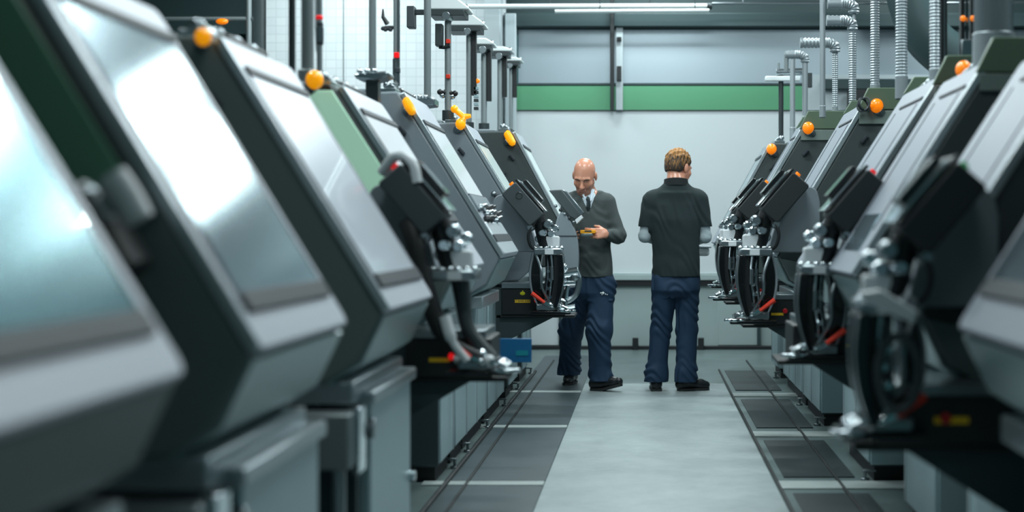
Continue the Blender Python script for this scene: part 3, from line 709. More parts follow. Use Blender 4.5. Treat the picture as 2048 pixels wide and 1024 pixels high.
# rounded grey end cover with black head in front of the walking man
def end_unit():
    y = 10.72; sg = -1
    t = thing('loader_head', 'dark loader head on a rounded grey side cover in front of the walking man', 'loader head', (-.6, y, .6))
    Q = lambda x, yy: ((x - 1293) / 3000 * y, 1.19 - (yy - 460) / 3000 * y)
    pts = arc_pts([Vector((*Q(*p_), 0)) for p_ in [(1104, 500), (1112, 445), (1124, 424), (1140, 440), (1153, 470), (1157, 505), (1156, 540), (1150, 575)]], 5)
    MB().prism([(p_.x, p_.y) for p_ in pts] + [Q(1104, 580)], (0, y, 0), (1, 0, 0), (0, 0, 1), (0, 1, 0), -.02, .12).build('side_cover', 'hood_paint', t, bevel=.008)
    MB().prism([Q(1104, 471), Q(1154, 471), Q(1154, 473), Q(1104, 473)], (0, y, 0), (1, 0, 0), (0, 0, 1), (0, 1, 0), -.024, -.018).build('cover_seam', 'frame_dark', t)
    h = MB().prism([Q(1098, 381), Q(1124, 379), Q(1163, 430), Q(1151, 440), Q(1139, 433)], (0, y, 0), (1, 0, 0), (0, 0, 1), (0, 1, 0), -.03, .13).build('head', 'charcoal', t, bevel=.008)
    MB().prism([Q(1123, 378), Q(1134, 383), Q(1168, 425), Q(1163, 432)], (0, y, 0), (1, 0, 0), (0, 0, 1), (0, 1, 0), -.02, .14).build('head_plate', 'dull_chrome', h, bevel=.004)
    MB().prism([Q(1150, 440), Q(1163, 430), Q(1166, 436), Q(1154, 448)], (0, y, 0), (1, 0, 0), (0, 0, 1), (0, 1, 0), -.03, .10).build('head_lip', 'white_part', h, bevel=.003)
    for i in range(5):
        a = Vector((*Q(1112 + 9 * i, 412 + 8 * i), 0))
        MB().ball((a.x, y - .02, a.y), .012, 10, 8).build('clamp_knob', 'frame_dark' if i % 2 else 'dull_chrome', t)
    MB().box(-.995, Q(1112, 0)[0], y - .0, y + .1, .70, .86).build('support_beam', 'base_dark', t, bevel=.01)
end_unit()

# two chrome rollers and ring seen at the tip of the label console
def chrome_unit():
    y = 9.45
    t = thing('wire_guide', 'chrome wire guide with curved bow at the tip of the label console', 'wire guide', (-.47, y, .66))
    q = lambda x, yy: px(x, yy, y)
    MB().tube(arc_pts([q(1152, 540), q(1158, 560), q(1152, 588), q(1135, 602), q(1122, 600)]), [.018] * 19 + [.012] * 6, 10).build('bow', 'dull_chrome', t)
    MB().tube([q(1125, 548) , q(1157, 543)], .03, 14).build('roller', 'chrome', t, bevel=.003)
    MB().tube([q(1125, 566), q(1152, 565)], .02, 14).build('roller', 'chrome', t, bevel=.003)
    MB().ball(q(1150, 553), .035, 14, 10).build('end_cap', 'dull_chrome', t)
    MB().ball(q(1128, 535), .025, 14, 10).build('end_cap', 'chrome', t)
    MB().tube([q(1138, 545), q(1132, 600), q(1130, 618)], .012, 8).build('stem', 'chrome', t)
    MB().tube([q(1115, 617), q(1150, 612)], .014, 8).build('base_rod', 'dull_chrome', t)
chrome_unit()

# clamp in the gap between the two nearest left machines
def near_clamp():
    y = 2.70
    t = thing('clamp_fixture', 'blurred pale clamp fixture under the dark green pane of the second left machine', 'clamp', (-.95, y, 1.2))
    q = lambda x, yy: px(x, yy, y)
    MB().prism(rrect(-.09, .09, -.035, .035, .015), q(195, 470), (-.55, 0, .83), (.83, 0, .55), (0, 1, 0), -.04, .09).build('body', 'black_plastic', t, bevel=.008)
    MB().tube([q(150, 385), q(190, 420), q(205, 450)], .028, 12).build('jaw', 'white_part', t)
    MB().tube([q(225, 350), q(255, 395), q(280, 440)], .026, 12).build('jaw', 'white_part', t)
    MB().tube([q(190, 420), q(255, 395)], .02, 10).build('spindle', 'dull_chrome', t)
    MB().ball(q(170, 400), .03, 12, 8).build('knob', 'dull_chrome', t)
near_clamp()

# green lamp behind the near right gripper head
t = thing('signal_lamp', 'green signal lamp beside the blurred head of the near right gripper', 'lamp', (.85, 4.06, 1.4))
MB().ball(px(1880, 352, 4.02), (.028, .03, .03), 16, 10).build('lens', 'green_lamp', t)
MB().tube([px(1880, 352, 4.03), px(1905, 338, 4.09)], .02, 12).build('socket', 'black_plastic', t)

# blue sign plate held off the left base
t = thing('blue_sign', 'blue plate with a teal mark held off the left machine base near the aisle', 'sign', (-.8, 7.3, .6))
Yb = 7.3
a, b = px(985, 677, Yb), px(1063, 725, Yb)
bp_ = MB().box(a.x, b.x, Yb, Yb + .012, b.z, a.z).build('plate', 'blue_plate', t, bevel=.003)
MB().box(px(1032, 0, Yb).x, px(1056, 0, Yb).x, Yb - .002, Yb + .002, px(0, 711, Yb).z, px(0, 701, Yb).z).build('mark', 'teal_mark', bp_)
MB().box(-.968, b.x - .02, Yb + .012, Yb + .03, b.z + .015, b.z + .04).build('bracket', 'base_dark', t, bevel=.003)
# ------------------------------------------------------------------ posts, lamps and ducts standing on the machines
def corrugated(name='duct_mat', c0=(96, 108, 112), c1=(188, 200, 204), ax=2, sc=60):
    m = bpy.data.materials.new(name); m.use_nodes = True
    nt = m.node_tree; p = nt.nodes['Principled BSDF']
    p.inputs['Base Color'].default_value = lin(158, 168, 172); p.inputs['Metallic'].default_value = .5; p.inputs['Roughness'].default_value = .42
    MATS[name] = m
corrugated()
def duct_tube(mb, pts, r, pitch=.02, n=16):
    """corrugated hose: the radius goes up and down along the path"""
    P = [Vector(p_) for p_ in pts]
    out, rs = [], []
    i = 0
    for a, b in zip(P[:-1], P[1:]):
        m = max(1, int((b - a).length / (pitch / 2)))
        for k in range(m):
            out.append(a.lerp(b, k / m)); rs.append(r * (1.07 if i % 2 else .9)); i += 1
    out.append(P[-1]); rs.append(r)
    mb.tube(out, rs, n)
    return mb

def top_at(x, y, default):
    for sg_, lst in ((-1, LEFT), (1, RIGHT)):
        for d in lst:
            if sg_ * x > 0 and d['y0'] + .02 <= y <= (d.get('yend') or d['y1']): return d['zt'] + .015
    return default
def post(label, name, cat, x, y, Y, r, ztop=4.69, group=None, zb=1.7, m='post_metal'):
    p0 = px(x, y, Y); zb = top_at(p0.x, Y, zb)
    t = thing(name, label, cat, (p0.x, Y, zb), group)
    MB().cyl((p0.x, Y, zb), (p0.x, Y, ztop), r, n=20).build('pole', m, t)
    MB().cyl((p0.x, Y, zb), (p0.x, Y, zb + .05), r * 1.5, n=20).build('socket', 'post_metal', t, bevel=.004)
    return t, p0
G = 'vertical posts on the left machines'
post('thick blurred grey post behind the third left machine, leftmost of the posts', 'support_post', 'post', 516, 60, 5.45, .022, group=G)
post('thin dark post left of the thick grey post behind the fourth left machine', 'support_post', 'post', 584, 100, 6.1, .014, group=G, m='post_dark')
post('thick grey post on the fourth left machine beside the red ball mast', 'support_post', 'post', 615, 105, 5.95, .025, group=G)
post('grey post with no fittings between the red ball mast and the red light mast', 'support_post', 'post', 745, 150, 7.35, .018, group=G)
post('grey post in front of the lamp head, on the fifth left machine', 'support_post', 'post', 855, 190, 8.85, .021, group=G, zb=1.9)

# mast with the red ball
t, p0 = post('slim mast with a red ball light on the fourth left machine', 'signal_mast', 'mast', 639, 112, 6.2, .012)
Y = 6.2
MB().ball(px(639, 35, Y), .015, 16, 12).build('red_ball', 'red_lamp', t)
MB().tube([px(632, 34, Y), px(639, 35, Y)], .004, 8).build('ball_holder', 'post_dark', t)
MB().cyl(px(640, 46, Y) , px(640, 52, Y), .014, n=14).build('collar', 'frame_dark', t)
MB().cyl(px(640, 54, Y), px(640, 84, Y), .0155, n=14).build('sleeve', 'dull_chrome', t)
MB().cyl(px(640, 84, Y), px(640, 90, Y), .014, n=14).build('collar', 'frame_dark', t)
MB().tube([px(631, 0, Y) + Vector((0, 0, .6)), px(631, 50, Y), px(633, 100, Y), px(639, 118, Y)], .004, 8).build('cable', 'white_part', t)
# mast with the red square light and an angled sensor arm
t, p0 = post('slim double rod mast with a square red light on the fifth left machine', 'signal_mast', 'mast', 791, 172, 7.9, .011, zb=1.85)
Y = 7.9
MB().cyl(px(797, 172, Y), px(797, -40, Y), .008, n=12).build('second_rod', 'dull_chrome', t)
o = px(794.5, 111, Y)
MB().box(o.x - .013, o.x + .013, Y - .03, Y - .005, o.z - .014, o.z + .014).build('square_light', 'red_lamp', t, bevel=.003)
MB().cyl(px(794, 136, Y), px(794, 146, Y), .018, n=14).build('clamp', 'frame_dark', t, bevel=.003)
MB().cyl(px(791, 118, Y), px(791, 160, Y), .015, n=14).build('sleeve', 'dull_chrome', t)
MB().tube([px(787, 55, Y), px(778, 55, Y), px(768, 56, Y)], .01, 8).build('arm', 'black_plastic', t)
MB().tube([px(775, 48, Y), px(766, 34, Y), px(766, 18, Y)], [.014, .010, .004], 8).build('sensor_fin', 'black_plastic', t)
for k in range(4):
    MB().ball(px(766 + 5 * k, 57 + (k % 2) * 2, Y), .012, 10, 8).build('arm_knob', 'frame_dark', t)

# lamp posts with T heads, receding
LP = [
    ('nearest T shaped lamp post on the left with a black box on an arm', 896, 182, 9.95, 860, 941, 27, (890, 903)),
    ('second T shaped lamp post on the left with wide pale head', 938, 226, 11.05, 897, 972, 58, (933, 944)),
    ('third T shaped lamp post on the left, between two others', 968, 240, 12.0, 943, 990, 95, (962, 974)),
    ('fourth T shaped lamp post on the left, in front of the pale column', 1000, 265, 12.9, 978, 1026, 108, (995, 1006)),
    ('farthest T shaped lamp post on the left, beside the pale column', 1022, 265, 13.7, 1008, 1045, 127, (1018, 1026)),
]
for i, (lab, x, yb, Y, x0, x1, yh, pw) in enumerate(LP):
    p0 = px(x, yb, Y); ph = px(x, yh, Y); zb = top_at(p0.x, Y, 1.88)
    r = (pw[1] - pw[0]) / 2 / 3000 * Y
    t = thing('lamp_post', lab, 'lamp post', (p0.x, Y, zb), 'T shaped lamp posts on the left machines')
    MB().cyl((p0.x, Y, zb), (p0.x, Y, ph.z), r, n=20).build('pole', 'post_metal', t)
    a, b = px(x0, 0, Y).x, px(x1, 0, Y).x
    hh = [.10, .10, .065, .055, .05][i]
    MB().prism([(a, ph.z + .012), (a, ph.z + hh), (b - (b - a) * .35, ph.z + hh), (b, ph.z + .03), (b, ph.z + .012)], (0, Y, 0), (1, 0, 0), (0, 0, 1), (0, 1, 0), -.1, .16).build('head_cover', 'lamp_white', t, bevel=.01)
    MB().box(a + .01, b - .03, Y - .105, Y + .15, ph.z - .028, ph.z + .014).build('head_tray', 'post_dark', t, bevel=.004)
    MB().cyl((p0.x, Y - .11, ph.z - .03), (p0.x, Y + .05, ph.z - .03), r * 1.3, n=12).build('head_joint', 'dull_chrome', t, bevel=.003)
    MB().ball((b - .02, Y - .06, ph.z + .03), .022, 12, 8).build('end_knob', 'dull_chrome', t)
    MB().cyl((p0.x, Y, zb), (p0.x, Y, zb + .07), r * 1.8, n=16).build('socket', 'post_dark', t, bevel=.004)
    if i == 0:
        q = px(825, 36, Y)
        MB().box(px(817, 0, Y).x, px(832, 0, Y).x, Y - .08, Y + .02, px(0, 58, Y).z, px(0, 15, Y).z).build('side_box', 'charcoal', t, bevel=.005)
        MB().box(px(831, 0, Y).x, px(866, 0, Y).x, Y - .05, Y - .01, px(0, 31, Y).z, px(0, 21, Y).z).build('side_arm', 'post_dark', t, bevel=.004)
        MB().box(px(873, 0, Y).x, px(887, 0, Y).x, Y - .07, Y + .02, px(0, 94, Y).z, px(0, 50, Y).z).build('lower_box', 'post_dark', t, bevel=.005)
        MB().tube([px(878, 94, Y - .02), px(888, 95, Y - .02), px(900, 92, Y - .02)], .012, 8).build('lower_arm', 'black_plastic', t)
        for yy in (84, 154):
            o = px(897.5, yy, Y); MB().box(o.x - .014, o.x + .014, Y - r - .022, Y - r + .004, o.z - .014, o.z + .014).build('small_red_light', 'red_plastic', t, bevel=.003)
        for k in range(7):
            c = px(880 + 5 * k, 184 + (k * 7 % 13), Y)
            MB().ball(c, .02, 10, 8).build('base_knob', 'chrome' if k % 2 else 'black_plastic', t)
    else:
        MB().box(p0.x + r, p0.x + r + .035, Y - .02, Y + .03, ph.z - .55 + .06 * i, ph.z - .03).build('side_rail', 'black_plastic', t, bevel=.003)
    if i == 1:
        MB().ball(px(955, 162, Y), .018, 12, 8).build('orange_light', 'orange_lamp', t)
        for k in range(6): MB().box(px(948, 0, Y).x, px(957, 0, Y).x, Y - .02, Y + .02, px(0, 180 + 8 * k, Y).z, px(0, 174 + 8 * k, Y).z).build('junction', 'post_dark' if k % 2 else 'base_paint', t, bevel=.002)

# trays with rollers behind the fourth and fifth left machine tops
def tray(label, Y, pts, zfoot):
    c = px(*pts[0], Y)
    t = thing('top_tray', label, 'tray', (c.x, Y, zfoot), 'metal trays on the left machine tops')
    P = [px(x, y, Y) for x, y in pts]
    MB().prism([(p_.x, p_.z) for p_ in P], (0, Y, 0), (1, 0, 0), (0, 0, 1), (0, 1, 0), -.06, .12).build('tray', 'dull_chrome', t, bevel=.008)
    xm = (P[0].x + P[1].x) / 2; zm = min(p_.z for p_ in P)
    MB().box(xm - .03, xm + .03, Y - .02, Y + .06, zfoot, zm + .02).build('foot', 'post_dark', t, bevel=.004)
    for k in range(3):
        MB().ball((P[0].x + .03 + .035 * k, Y - .06, P[0].z + .012), .014, 10, 8).build('roller', 'chrome', t)
tray('metal tray with rollers beside the grey post without fittings', 7.2, [(712, 150), (778, 144), (782, 152), (765, 160), (752, 163), (716, 160)], 1.776)
tray('metal tray behind the small orange lamp of the fifth left machine', 8.6, [(820, 200), (862, 194), (872, 198), (872, 212), (855, 214), (838, 216)], 1.916)

# ducts on the right
def duct(label, x, yb, Y, r, top=None, elbow=None, m='duct_mat', zb=1.75, ribs=True):
    p0 = px(x, yb, Y); zb = top_at(p0.x, Y, zb)
    t = thing('exhaust_duct', label, 'duct', (p0.x, Y, zb), 'exhaust ducts on the right machines')
    zt = 4.69 if top is None else px(0, top, Y).z
    if ribs == 'flutes':
        R_ = [r * (1.04 if k % 2 else .95) for k in range(96)]
        q = MB().prism([(R_[k] * math.cos(2 * math.pi * k / 96), R_[k] * math.sin(2 * math.pi * k / 96)) for k in range(96)], (p0.x, Y, 0), (1, 0, 0), (0, 1, 0), (0, 0, 1), zb, zt)
    elif ribs:
        q = duct_tube(MB(), [(p0.x, Y, zb), (p0.x, Y, zt)], r, .010 + r * .2)
    else:
        q = MB().cyl((p0.x, Y, zb), (p0.x, Y, zt), r, n=18)
    q.build('riser', m, t, smooth=50)
    MB().cyl((p0.x, Y, zb), (p0.x, Y, p0.z + .03), r * 1.1, n=20).build('collar', 'duct_mat', t, bevel=.004)
    if elbow:
        x1, re = elbow[:2]; dn = elbow[2] if len(elbow) > 2 else 0
        a = px(x1, 0, Y).x
        pts = arc_pts([(p0.x, Y, zt - re * .8), (p0.x - .1 * re, Y, zt + re * .35), (p0.x - re * 1.1, Y, zt + re * .95), (p0.x - re * 2.2, Y, zt + re * 1.0)], 5) + [Vector((a, Y, zt + re))]
        duct_tube(MB(), pts, re, .018 + re * .2).build('elbow', m, t, smooth=50)
        if dn: 
            MB().cyl((a + re * .3, Y, zt + re), (a + re * .3, Y, zt - dn), re * .55, n=14).build('branch', 'post_metal', t)
    return t
duct('wide ribbed duct at the top right corner of the picture', 1987, 82, 5.75, .072, zb=1.8, ribs='flutes')
duct('ribbed duct with a black strip beside it, on the fourth right machine', 1871, 150, 6.95, .027)
t = thing('cable_strip', 'black cable strip beside the ribbed duct of the fourth right machine', 'strip', (px(1888, 0, 6.95).x, 6.95, 1.8))
MB().box(px(1883, 0, 6.95).x, px(1893, 0, 6.95).x, 6.93, 6.98, 1.8, 4.69).build('channel', 'black_plastic', t, bevel=.003)
MB().box(px(1886, 0, 6.95).x, px(1888, 0, 6.95).x, 6.922, 6.935, 1.8, 4.69).build('edge', 'dull_chrome', t)
duct('ribbed duct rising behind the olive guard between two right machines', 1803, 163, 7.75, .030, zb=1.8)
duct('ribbed duct beside the orange lamp of the fifth right machine', 1750, 178, 8.95, .027, zb=1.85)
duct('ribbed duct with dark flexible elbow at the top, fifth right machine', 1705, 222, 9.55, .024, top=52, elbow=(1653, .034))
duct('slim duct with an elbow under the ceiling, left of the ribbed elbow duct', 1708, 222, 9.9, .014, top=18, elbow=(1655, .036), ribs=False)
duct('ribbed duct with pale ribbed crosspiece, right of its plain twin pipe', 1670, 220, 10.5, .020, top=96, elbow=(1600, .036))
duct('plain pipe in front of the pale ribbed crosspiece', 1645, 220, 9.95, .019, top=-200, ribs=False)
duct('plain pipe with smooth pale crosspiece and bent end', 1610, 240, 11.5, .022, top=118, elbow=(1570, .033, .1), ribs=False, zb=1.85)
duct('plain pipe under the end of the smooth pale crosspiece', 1585, 262, 12.2, .022, top=106, ribs=False, zb=1.8)
# farthest lamp post on the right with two arms
Y = 12.4
p0 = px(1562, 275, Y)
t = thing('lamp_post', 'farthest lamp post on the right with pale bars on its head', 'lamp post', (p0.x, Y, 1.8))
MB().cyl((p0.x, Y, 1.8), (p0.x, Y, px(0, 152, Y).z), .021, n=18).build('pole', 'post_dark', t)
MB().box(px(1530, 0, Y).x, px(1600, 0, Y).x, Y - .05, Y + .03, px(0, 163, Y).z, px(0, 153, Y).z).build('head_bar', 'lamp_white', t, bevel=.008)
MB().cyl(px(1552, 145, Y), px(1605, 143, Y), .028, n=16).build('cross_tube', 'dull_chrome', t, bevel=.004)
MB().cyl(px(1557, 145, Y), px(1557, 126, Y), .01, n=10).build('stub', 'post_metal', t)
MB().box(px(1608, 0, Y).x, px(1624, 0, Y).x, Y - .02, Y + .05, px(0, 175, Y).z, px(0, 146, Y).z).build('junction_box', 'post_dark', t, bevel=.004)
MB().cyl(px(1600, 144, Y), px(1612, 150, Y), .016, n=10).build('box_arm', 'post_dark', t)

# twin black posts with orange lights at the right
Y = 6.55
p0 = px(1933, 110, Y)
t = thing('signal_mast', 'black twin post with two small orange lights, top right', 'mast', (p0.x, Y, 1.85))
for xq in (1924, 1944):
    MB().box(px(xq - 4, 0, Y).x, px(xq + 4, 0, Y).x, Y - .02, Y + .02, 1.85, 4.69).build('post', 'black_plastic', t, bevel=.003)
    MB().ball(px(xq + 2, 37, Y - .02), .013, 12, 8).build('orange_light', 'orange_lamp', t)
MB().cyl((px(1934, 0, Y).x, Y, 1.85), (px(1934, 0, Y).x, Y, 4.69), .006, n=10).build('wire_rod', 'chrome', t)
MB().box(px(1920, 0, Y).x, px(1950, 0, Y).x, Y - .03, Y + .03, 1.85, px(0, 80, Y).z).build('socket', 'dull_chrome', t, bevel=.005)

# dark coil in front of the fifth right machine lamp
t = thing('cable_coil', 'dark wire coil beside the orange lamp of the fifth right machine', 'coil', (px(1727, 0, 8.5).x, 8.5, 1.85))
q = MB()
rnd = random.Random(4)
c = px(1727, 209, 8.52)
for k in range(7):
    a0 = rnd.random() * 6; rr = .03 + .012 * rnd.random(); tilt = rnd.random() * 1.2 - .6
    ring = [c + Vector((rr * math.cos(a) * .85, .02 * math.sin(a + a0) + .004 * k - .015, rr * math.sin(a + tilt))) for a in [2 * math.pi * i / 20 for i in range(21)]]
    q.tube(ring, .0045, 6)
q.build('wire', 'frame_dark', t)
MB().tube([c + Vector((.03, .02, .0)), c + Vector((.045, .05, -.03)), c + Vector((.02, .12, -.03))], .01, 8).build('hook', 'dull_chrome', t)

# overhead things: light tubes and pipes near the back wall, large round duct at the right
Y = 14.55
t = thing('light_tube', 'long pale tube hanging across under the ceiling, upper of the two', 'tube', (px(1200, 0, Y).x, Y, px(0, 12, Y).z), 'pale tubes under the ceiling')
MB().cyl(px(935, 13, Y), px(1414, 12, Y), .024, n=16).build('tube', 'lamp_white', t)
MB().cyl(px(1414, 12, Y), px(1424, 12, Y), .034, n=16).build('end_cap', 'post_dark', t, bevel=.003)
for xq in (1100, 1300): MB().cyl(px(xq, 12, Y), (px(xq, 0, Y).x, Y, 4.7), .006, n=8).build('hanger', 'post_dark', t)
t = thing('light_tube', 'shorter pale tube hanging across under the ceiling, lower of the two', 'tube', (px(1200, 0, Y).x, Y, px(0, 22, Y).z), 'pale tubes under the ceiling')
Y = 14.4
MB().cyl(px(1110, 23, Y), px(1418, 21, Y), .018, n=16).build('tube', 'lamp_white', t)
for xq in (1200, 1390): MB().cyl(px(xq, 22, Y), (px(xq, 0, Y).x, Y, 4.7), .005, n=8).build('hanger', 'post_dark', t)
Y = 14.55
t = thing('ceiling_pipe', 'thin pipe with a hook under the ceiling at the upper right', 'pipe', (px(1600, 0, Y).x, Y, px(0, 6, Y).z))
MB().cyl(px(1424, 7, Y), px(2300, 5, Y), .014, n=12).build('pipe', 'dull_chrome', t)
for xq in (1486, 1750): MB().cyl(px(xq, 6, Y), (px(xq, 0, Y).x, Y, 4.7), .008, n=8).build('hanger', 'dull_chrome', t)
# big round air duct
Y = 14.0
t = thing('air_duct', 'large dark round air duct behind the right ducts', 'air duct', (px(1860, 0, Y).x, Y, px(0, 60, Y).z))
MB().cyl(px(1822, 42, Y), px(1822, 42, Y) + Vector((3.6, 0, 0)), .0, n=4) 
q = MB().tube(arc_pts([px(1810, -120, Y), px(1822, 0, Y), px(1870, 90, Y), px(1990, 150, Y), px(2250, 165, Y)], 8), .22, 28)
q.build('duct', 'wall_dark', t)
MB().tube([px(1812, -60, Y), px(1815, -40, Y)], .235, 28).build('flange', 'post_dark', t)
# dark opening with a rail at the upper left
Y = 14.4
t = thing('hand_rail', 'pale rail with an orange light before the dark opening, upper left', 'rail', (px(470, 0, Y).x, Y, 0))
MB().cyl(px(330, 38, Y), px(508, 38, Y), .022, n=12).build('bar', 'post_metal', t)
MB().cyl((px(498, 0, Y).x, Y, 0), (px(498, 0, Y).x, Y, px(0, -30, Y).z), .03, n=14).build('upright', 'post_metal', t)
MB().ball(px(444, 43, Y - .03), (.06, .03, .03), 14, 8).build('orange_light', 'orange_lamp', t)
# ------------------------------------------------------------------ people: smooth blended volumes turned into one surface
def mesh_from_field(prims, res=.004, pad=.03, post=None):
    lo = np.full(3, 1e9); hi = np.full(3, -1e9)
    for q in prims:
        if q[0] == 'c':
            for p_, r in ((q[1], q[3]), (q[2], q[4])):
                lo = np.minimum(lo, np.array(p_) - r); hi = np.maximum(hi, np.array(p_) + r)
        elif q[0] == 'e':
            r = max(q[2]); lo = np.minimum(lo, np.array(q[1]) - r); hi = np.maximum(hi, np.array(q[1]) + r)
        elif q[0] == 'p':
            for z_, cx, cy, rx, ry in q[1]:
                lo = np.minimum(lo, (cx - rx, cy - ry, z_)); hi = np.maximum(hi, (cx + rx, cy + ry, z_))
    lo -= pad; hi += pad
    n = np.ceil((hi - lo) / res).astype(int) + 1
    ax = [lo[i] + res * np.arange(n[i]) for i in range(3)]
    D = np.full(n, 1.0, np.float32)
    for q in prims:
        if q[0] == 'p':        # a trunk: ellipses stacked along z
            T = sorted(q[1]); k = q[2]
            Z = [r_[0] for r_ in T]; zz = ax[2]
            # smooth interpolation between the rings
            f = np.interp(zz, Z, np.arange(len(Z))); i_ = np.minimum(f.astype(int), len(Z) - 2); u_ = f - i_; u_ = u_ * u_ * (3 - 2 * u_) * .5 + u_ * .5
            col = lambda c: (np.array([r_[c] for r_ in T])[i_] * (1 - u_) + np.array([r_[c] for r_ in T])[i_ + 1] * u_)[None, None, :]
            cx, cy, rx, ry = col(1), col(2), col(3), col(4)
            x = ax[0][:, None, None]; y = ax[1][None, :, None]; z = zz[None, None, :]
            d = (np.sqrt(((x - cx) / rx) ** 2 + ((y - cy) / ry) ** 2) - 1) * np.minimum(rx, ry)
            d = np.maximum(d, np.maximum(z - Z[-1], Z[0] - z))
            h = np.maximum(k - np.abs(D - d), 0) / k
            D = np.minimum(D, d) - h * h * k / 4
            continue
        k = q[5] if q[0] in ('c', 'sc') else q[4]
        if q[0] in ('c', 'sc'):
            a, b = np.array(q[1], float), np.array(q[2], float)
            R = max(q[3], q[4])
            bl = np.minimum(a, b) - R; bh = np.maximum(a, b) + R
        else:
            c = np.array(q[1], float); R = max(q[2]); bl = c - R; bh = c + R
        m = k + .02
        i0 = np.maximum(((bl - m - lo) / res).astype(int), 0); i1 = np.minimum(((bh + m - lo) / res).astype(int) + 2, n)
        if (i1 <= i0).any(): continue
        s = tuple(slice(i0[i], i1[i]) for i in range(3))
        x = ax[0][s[0]][:, None, None]; y = ax[1][s[1]][None, :, None]; z = ax[2][s[2]][None, None, :]
        if q[0] in ('c', 'sc'):
            ab = b - a; L2 = max(ab.dot(ab), 1e-12)
            t = np.clip(((x - a[0]) * ab[0] + (y - a[1]) * ab[1] + (z - a[2]) * ab[2]) / L2, 0, 1)
            d = np.sqrt((x - a[0] - t * ab[0]) ** 2 + (y - a[1] - t * ab[1]) ** 2 + (z - a[2] - t * ab[2]) ** 2) - (q[3] + (q[4] - q[3]) * t)
        else:
            M = np.array(q[3]) if q[3] is not None else np.eye(3)      # rows: local axes in the world
            dx, dy, dz = x - c[0], y - c[1], z - c[2]
            l = [M[i][0] * dx + M[i][1] * dy + M[i][2] * dz for i in range(3)]
            r = q[2]
            k0 = np.sqrt(sum((l[i] / r[i]) ** 2 for i in range(3))); k1 = np.sqrt(sum((l[i] / r[i] ** 2) ** 2 for i in range(3))) + 1e-9
            d = k0 * (k0 - 1) / k1
        A = D[s]
        if q[0][0] == 's':
            d = -d
            h = np.maximum(k - np.abs(A - d), 0) / k
            D[s] = np.maximum(A, d) + h * h * k / 4
        else:
            h = np.maximum(k - np.abs(A - d), 0) / k
            D[s] = np.minimum(A, d) - h * h * k / 4
    if post is not None:
        D = post(D, ax[0][:, None, None], ax[1][None, :, None], ax[2][None, None, :]).astype(np.float32)
    D[0] = D[-1] = 1; D[:, 0] = D[:, -1] = 1; D[:, :, 0] = D[:, :, -1] = 1
    # surface nets
    S = D < 0
    c = S[:-1, :-1, :-1].astype(np.int8)
    tot = np.zeros(c.shape, np.int8)
    for i in (0, 1):
        for j in (0, 1):
            for l in (0, 1):
                tot += S[i:S.shape[0] - 1 + i, j:S.shape[1] - 1 + j, l:S.shape[2] - 1 + l]
    cells = np.argwhere((tot > 0) & (tot < 8))
    idx = np.full(c.shape, -1, np.int32)
    idx[tuple(cells.T)] = np.arange(len(cells))
    acc = np.zeros((len(cells), 3)); cnt = np.zeros(len(cells))
    for axis in range(3):
        o = [0, 1, 2]; o.remove(axis)
        for u in (0, 1):
            for v in (0, 1):
                p0 = cells.copy(); p0[:, o[0]] += u; p0[:, o[1]] += v
                p1 = p0.copy(); p1[:, axis] += 1
                d0 = D[tuple(p0.T)]; d1 = D[tuple(p1.T)]
                mk = (d0 < 0) != (d1 < 0)
                t = np.where(mk, d0 / np.where(mk, d0 - d1, 1), 0)
                P = p0.astype(float); P[:, axis] += t
                acc += P * mk[:, None]; cnt += mk
    V = lo + (acc / cnt[:, None]) * res
    faces = []
    for axis in range(3):
        o = [0, 1, 2]; o.remove(axis)
        s0 = [slice(None)] * 3; s1 = [slice(None)] * 3
        s0[axis] = slice(0, -1); s1[axis] = slice(1, None)
        e = np.argwhere(S[tuple(s0)] != S[tuple(s1)])
        e = e[(e[:, o[0]] > 0) & (e[:, o[1]] > 0) & (e[:, o[0]] < n[o[0]] - 1) & (e[:, o[1]] < n[o[1]] - 1)]
        q = []
        for u, v in ((0, 0), (1, 0), (1, 1), (0, 1)):
            p_ = e.copy(); p_[:, o[0]] -= u; p_[:, o[1]] -= v
            q.append(idx[tuple(p_.T)])
        F = np.stack(q, 1)
        flip = S[tuple(e.T)]
        if axis == 1: flip = ~flip
        F[flip] = F[flip][:, ::-1]
        faces.append(F)
    return V, np.concatenate(faces)

def field_obj(name, m, parent, prims, res=.004, post=None, slots=None):
    V, F = mesh_from_field(prims, res, post=post)
    off = np.array(parent.location) if parent is not None else np.zeros(3)
    me = bpy.data.meshes.new(name)
    me.from_pydata((V - off).tolist(), [], F.tolist())
    bm = bmesh.new(); bm.from_mesh(me)
    bmesh.ops.smooth_vert(bm, verts=bm.verts, factor=.5, use_axis_x=True, use_axis_y=True, use_axis_z=True)
    bmesh.ops.recalc_face_normals(bm, faces=bm.faces)
    bm.to_mesh(me); bm.free()
    me.materials.append(MATS[m])
    if slots:
        C = np.empty(len(me.polygons) * 3); me.polygons.foreach_get('center', C); C = C.reshape(-1, 3) + off
        ids = np.zeros(len(me.polygons), np.int32)
        for i, (mm, fn) in enumerate(slots):
            me.materials.append(MATS[mm]); ids[fn(C)] = i + 1
        me.polygons.foreach_set('material_index', ids)
    me.shade_smooth()
    o = bpy.data.objects.new(name, me); COL.objects.link(o); o.parent = parent
    return o

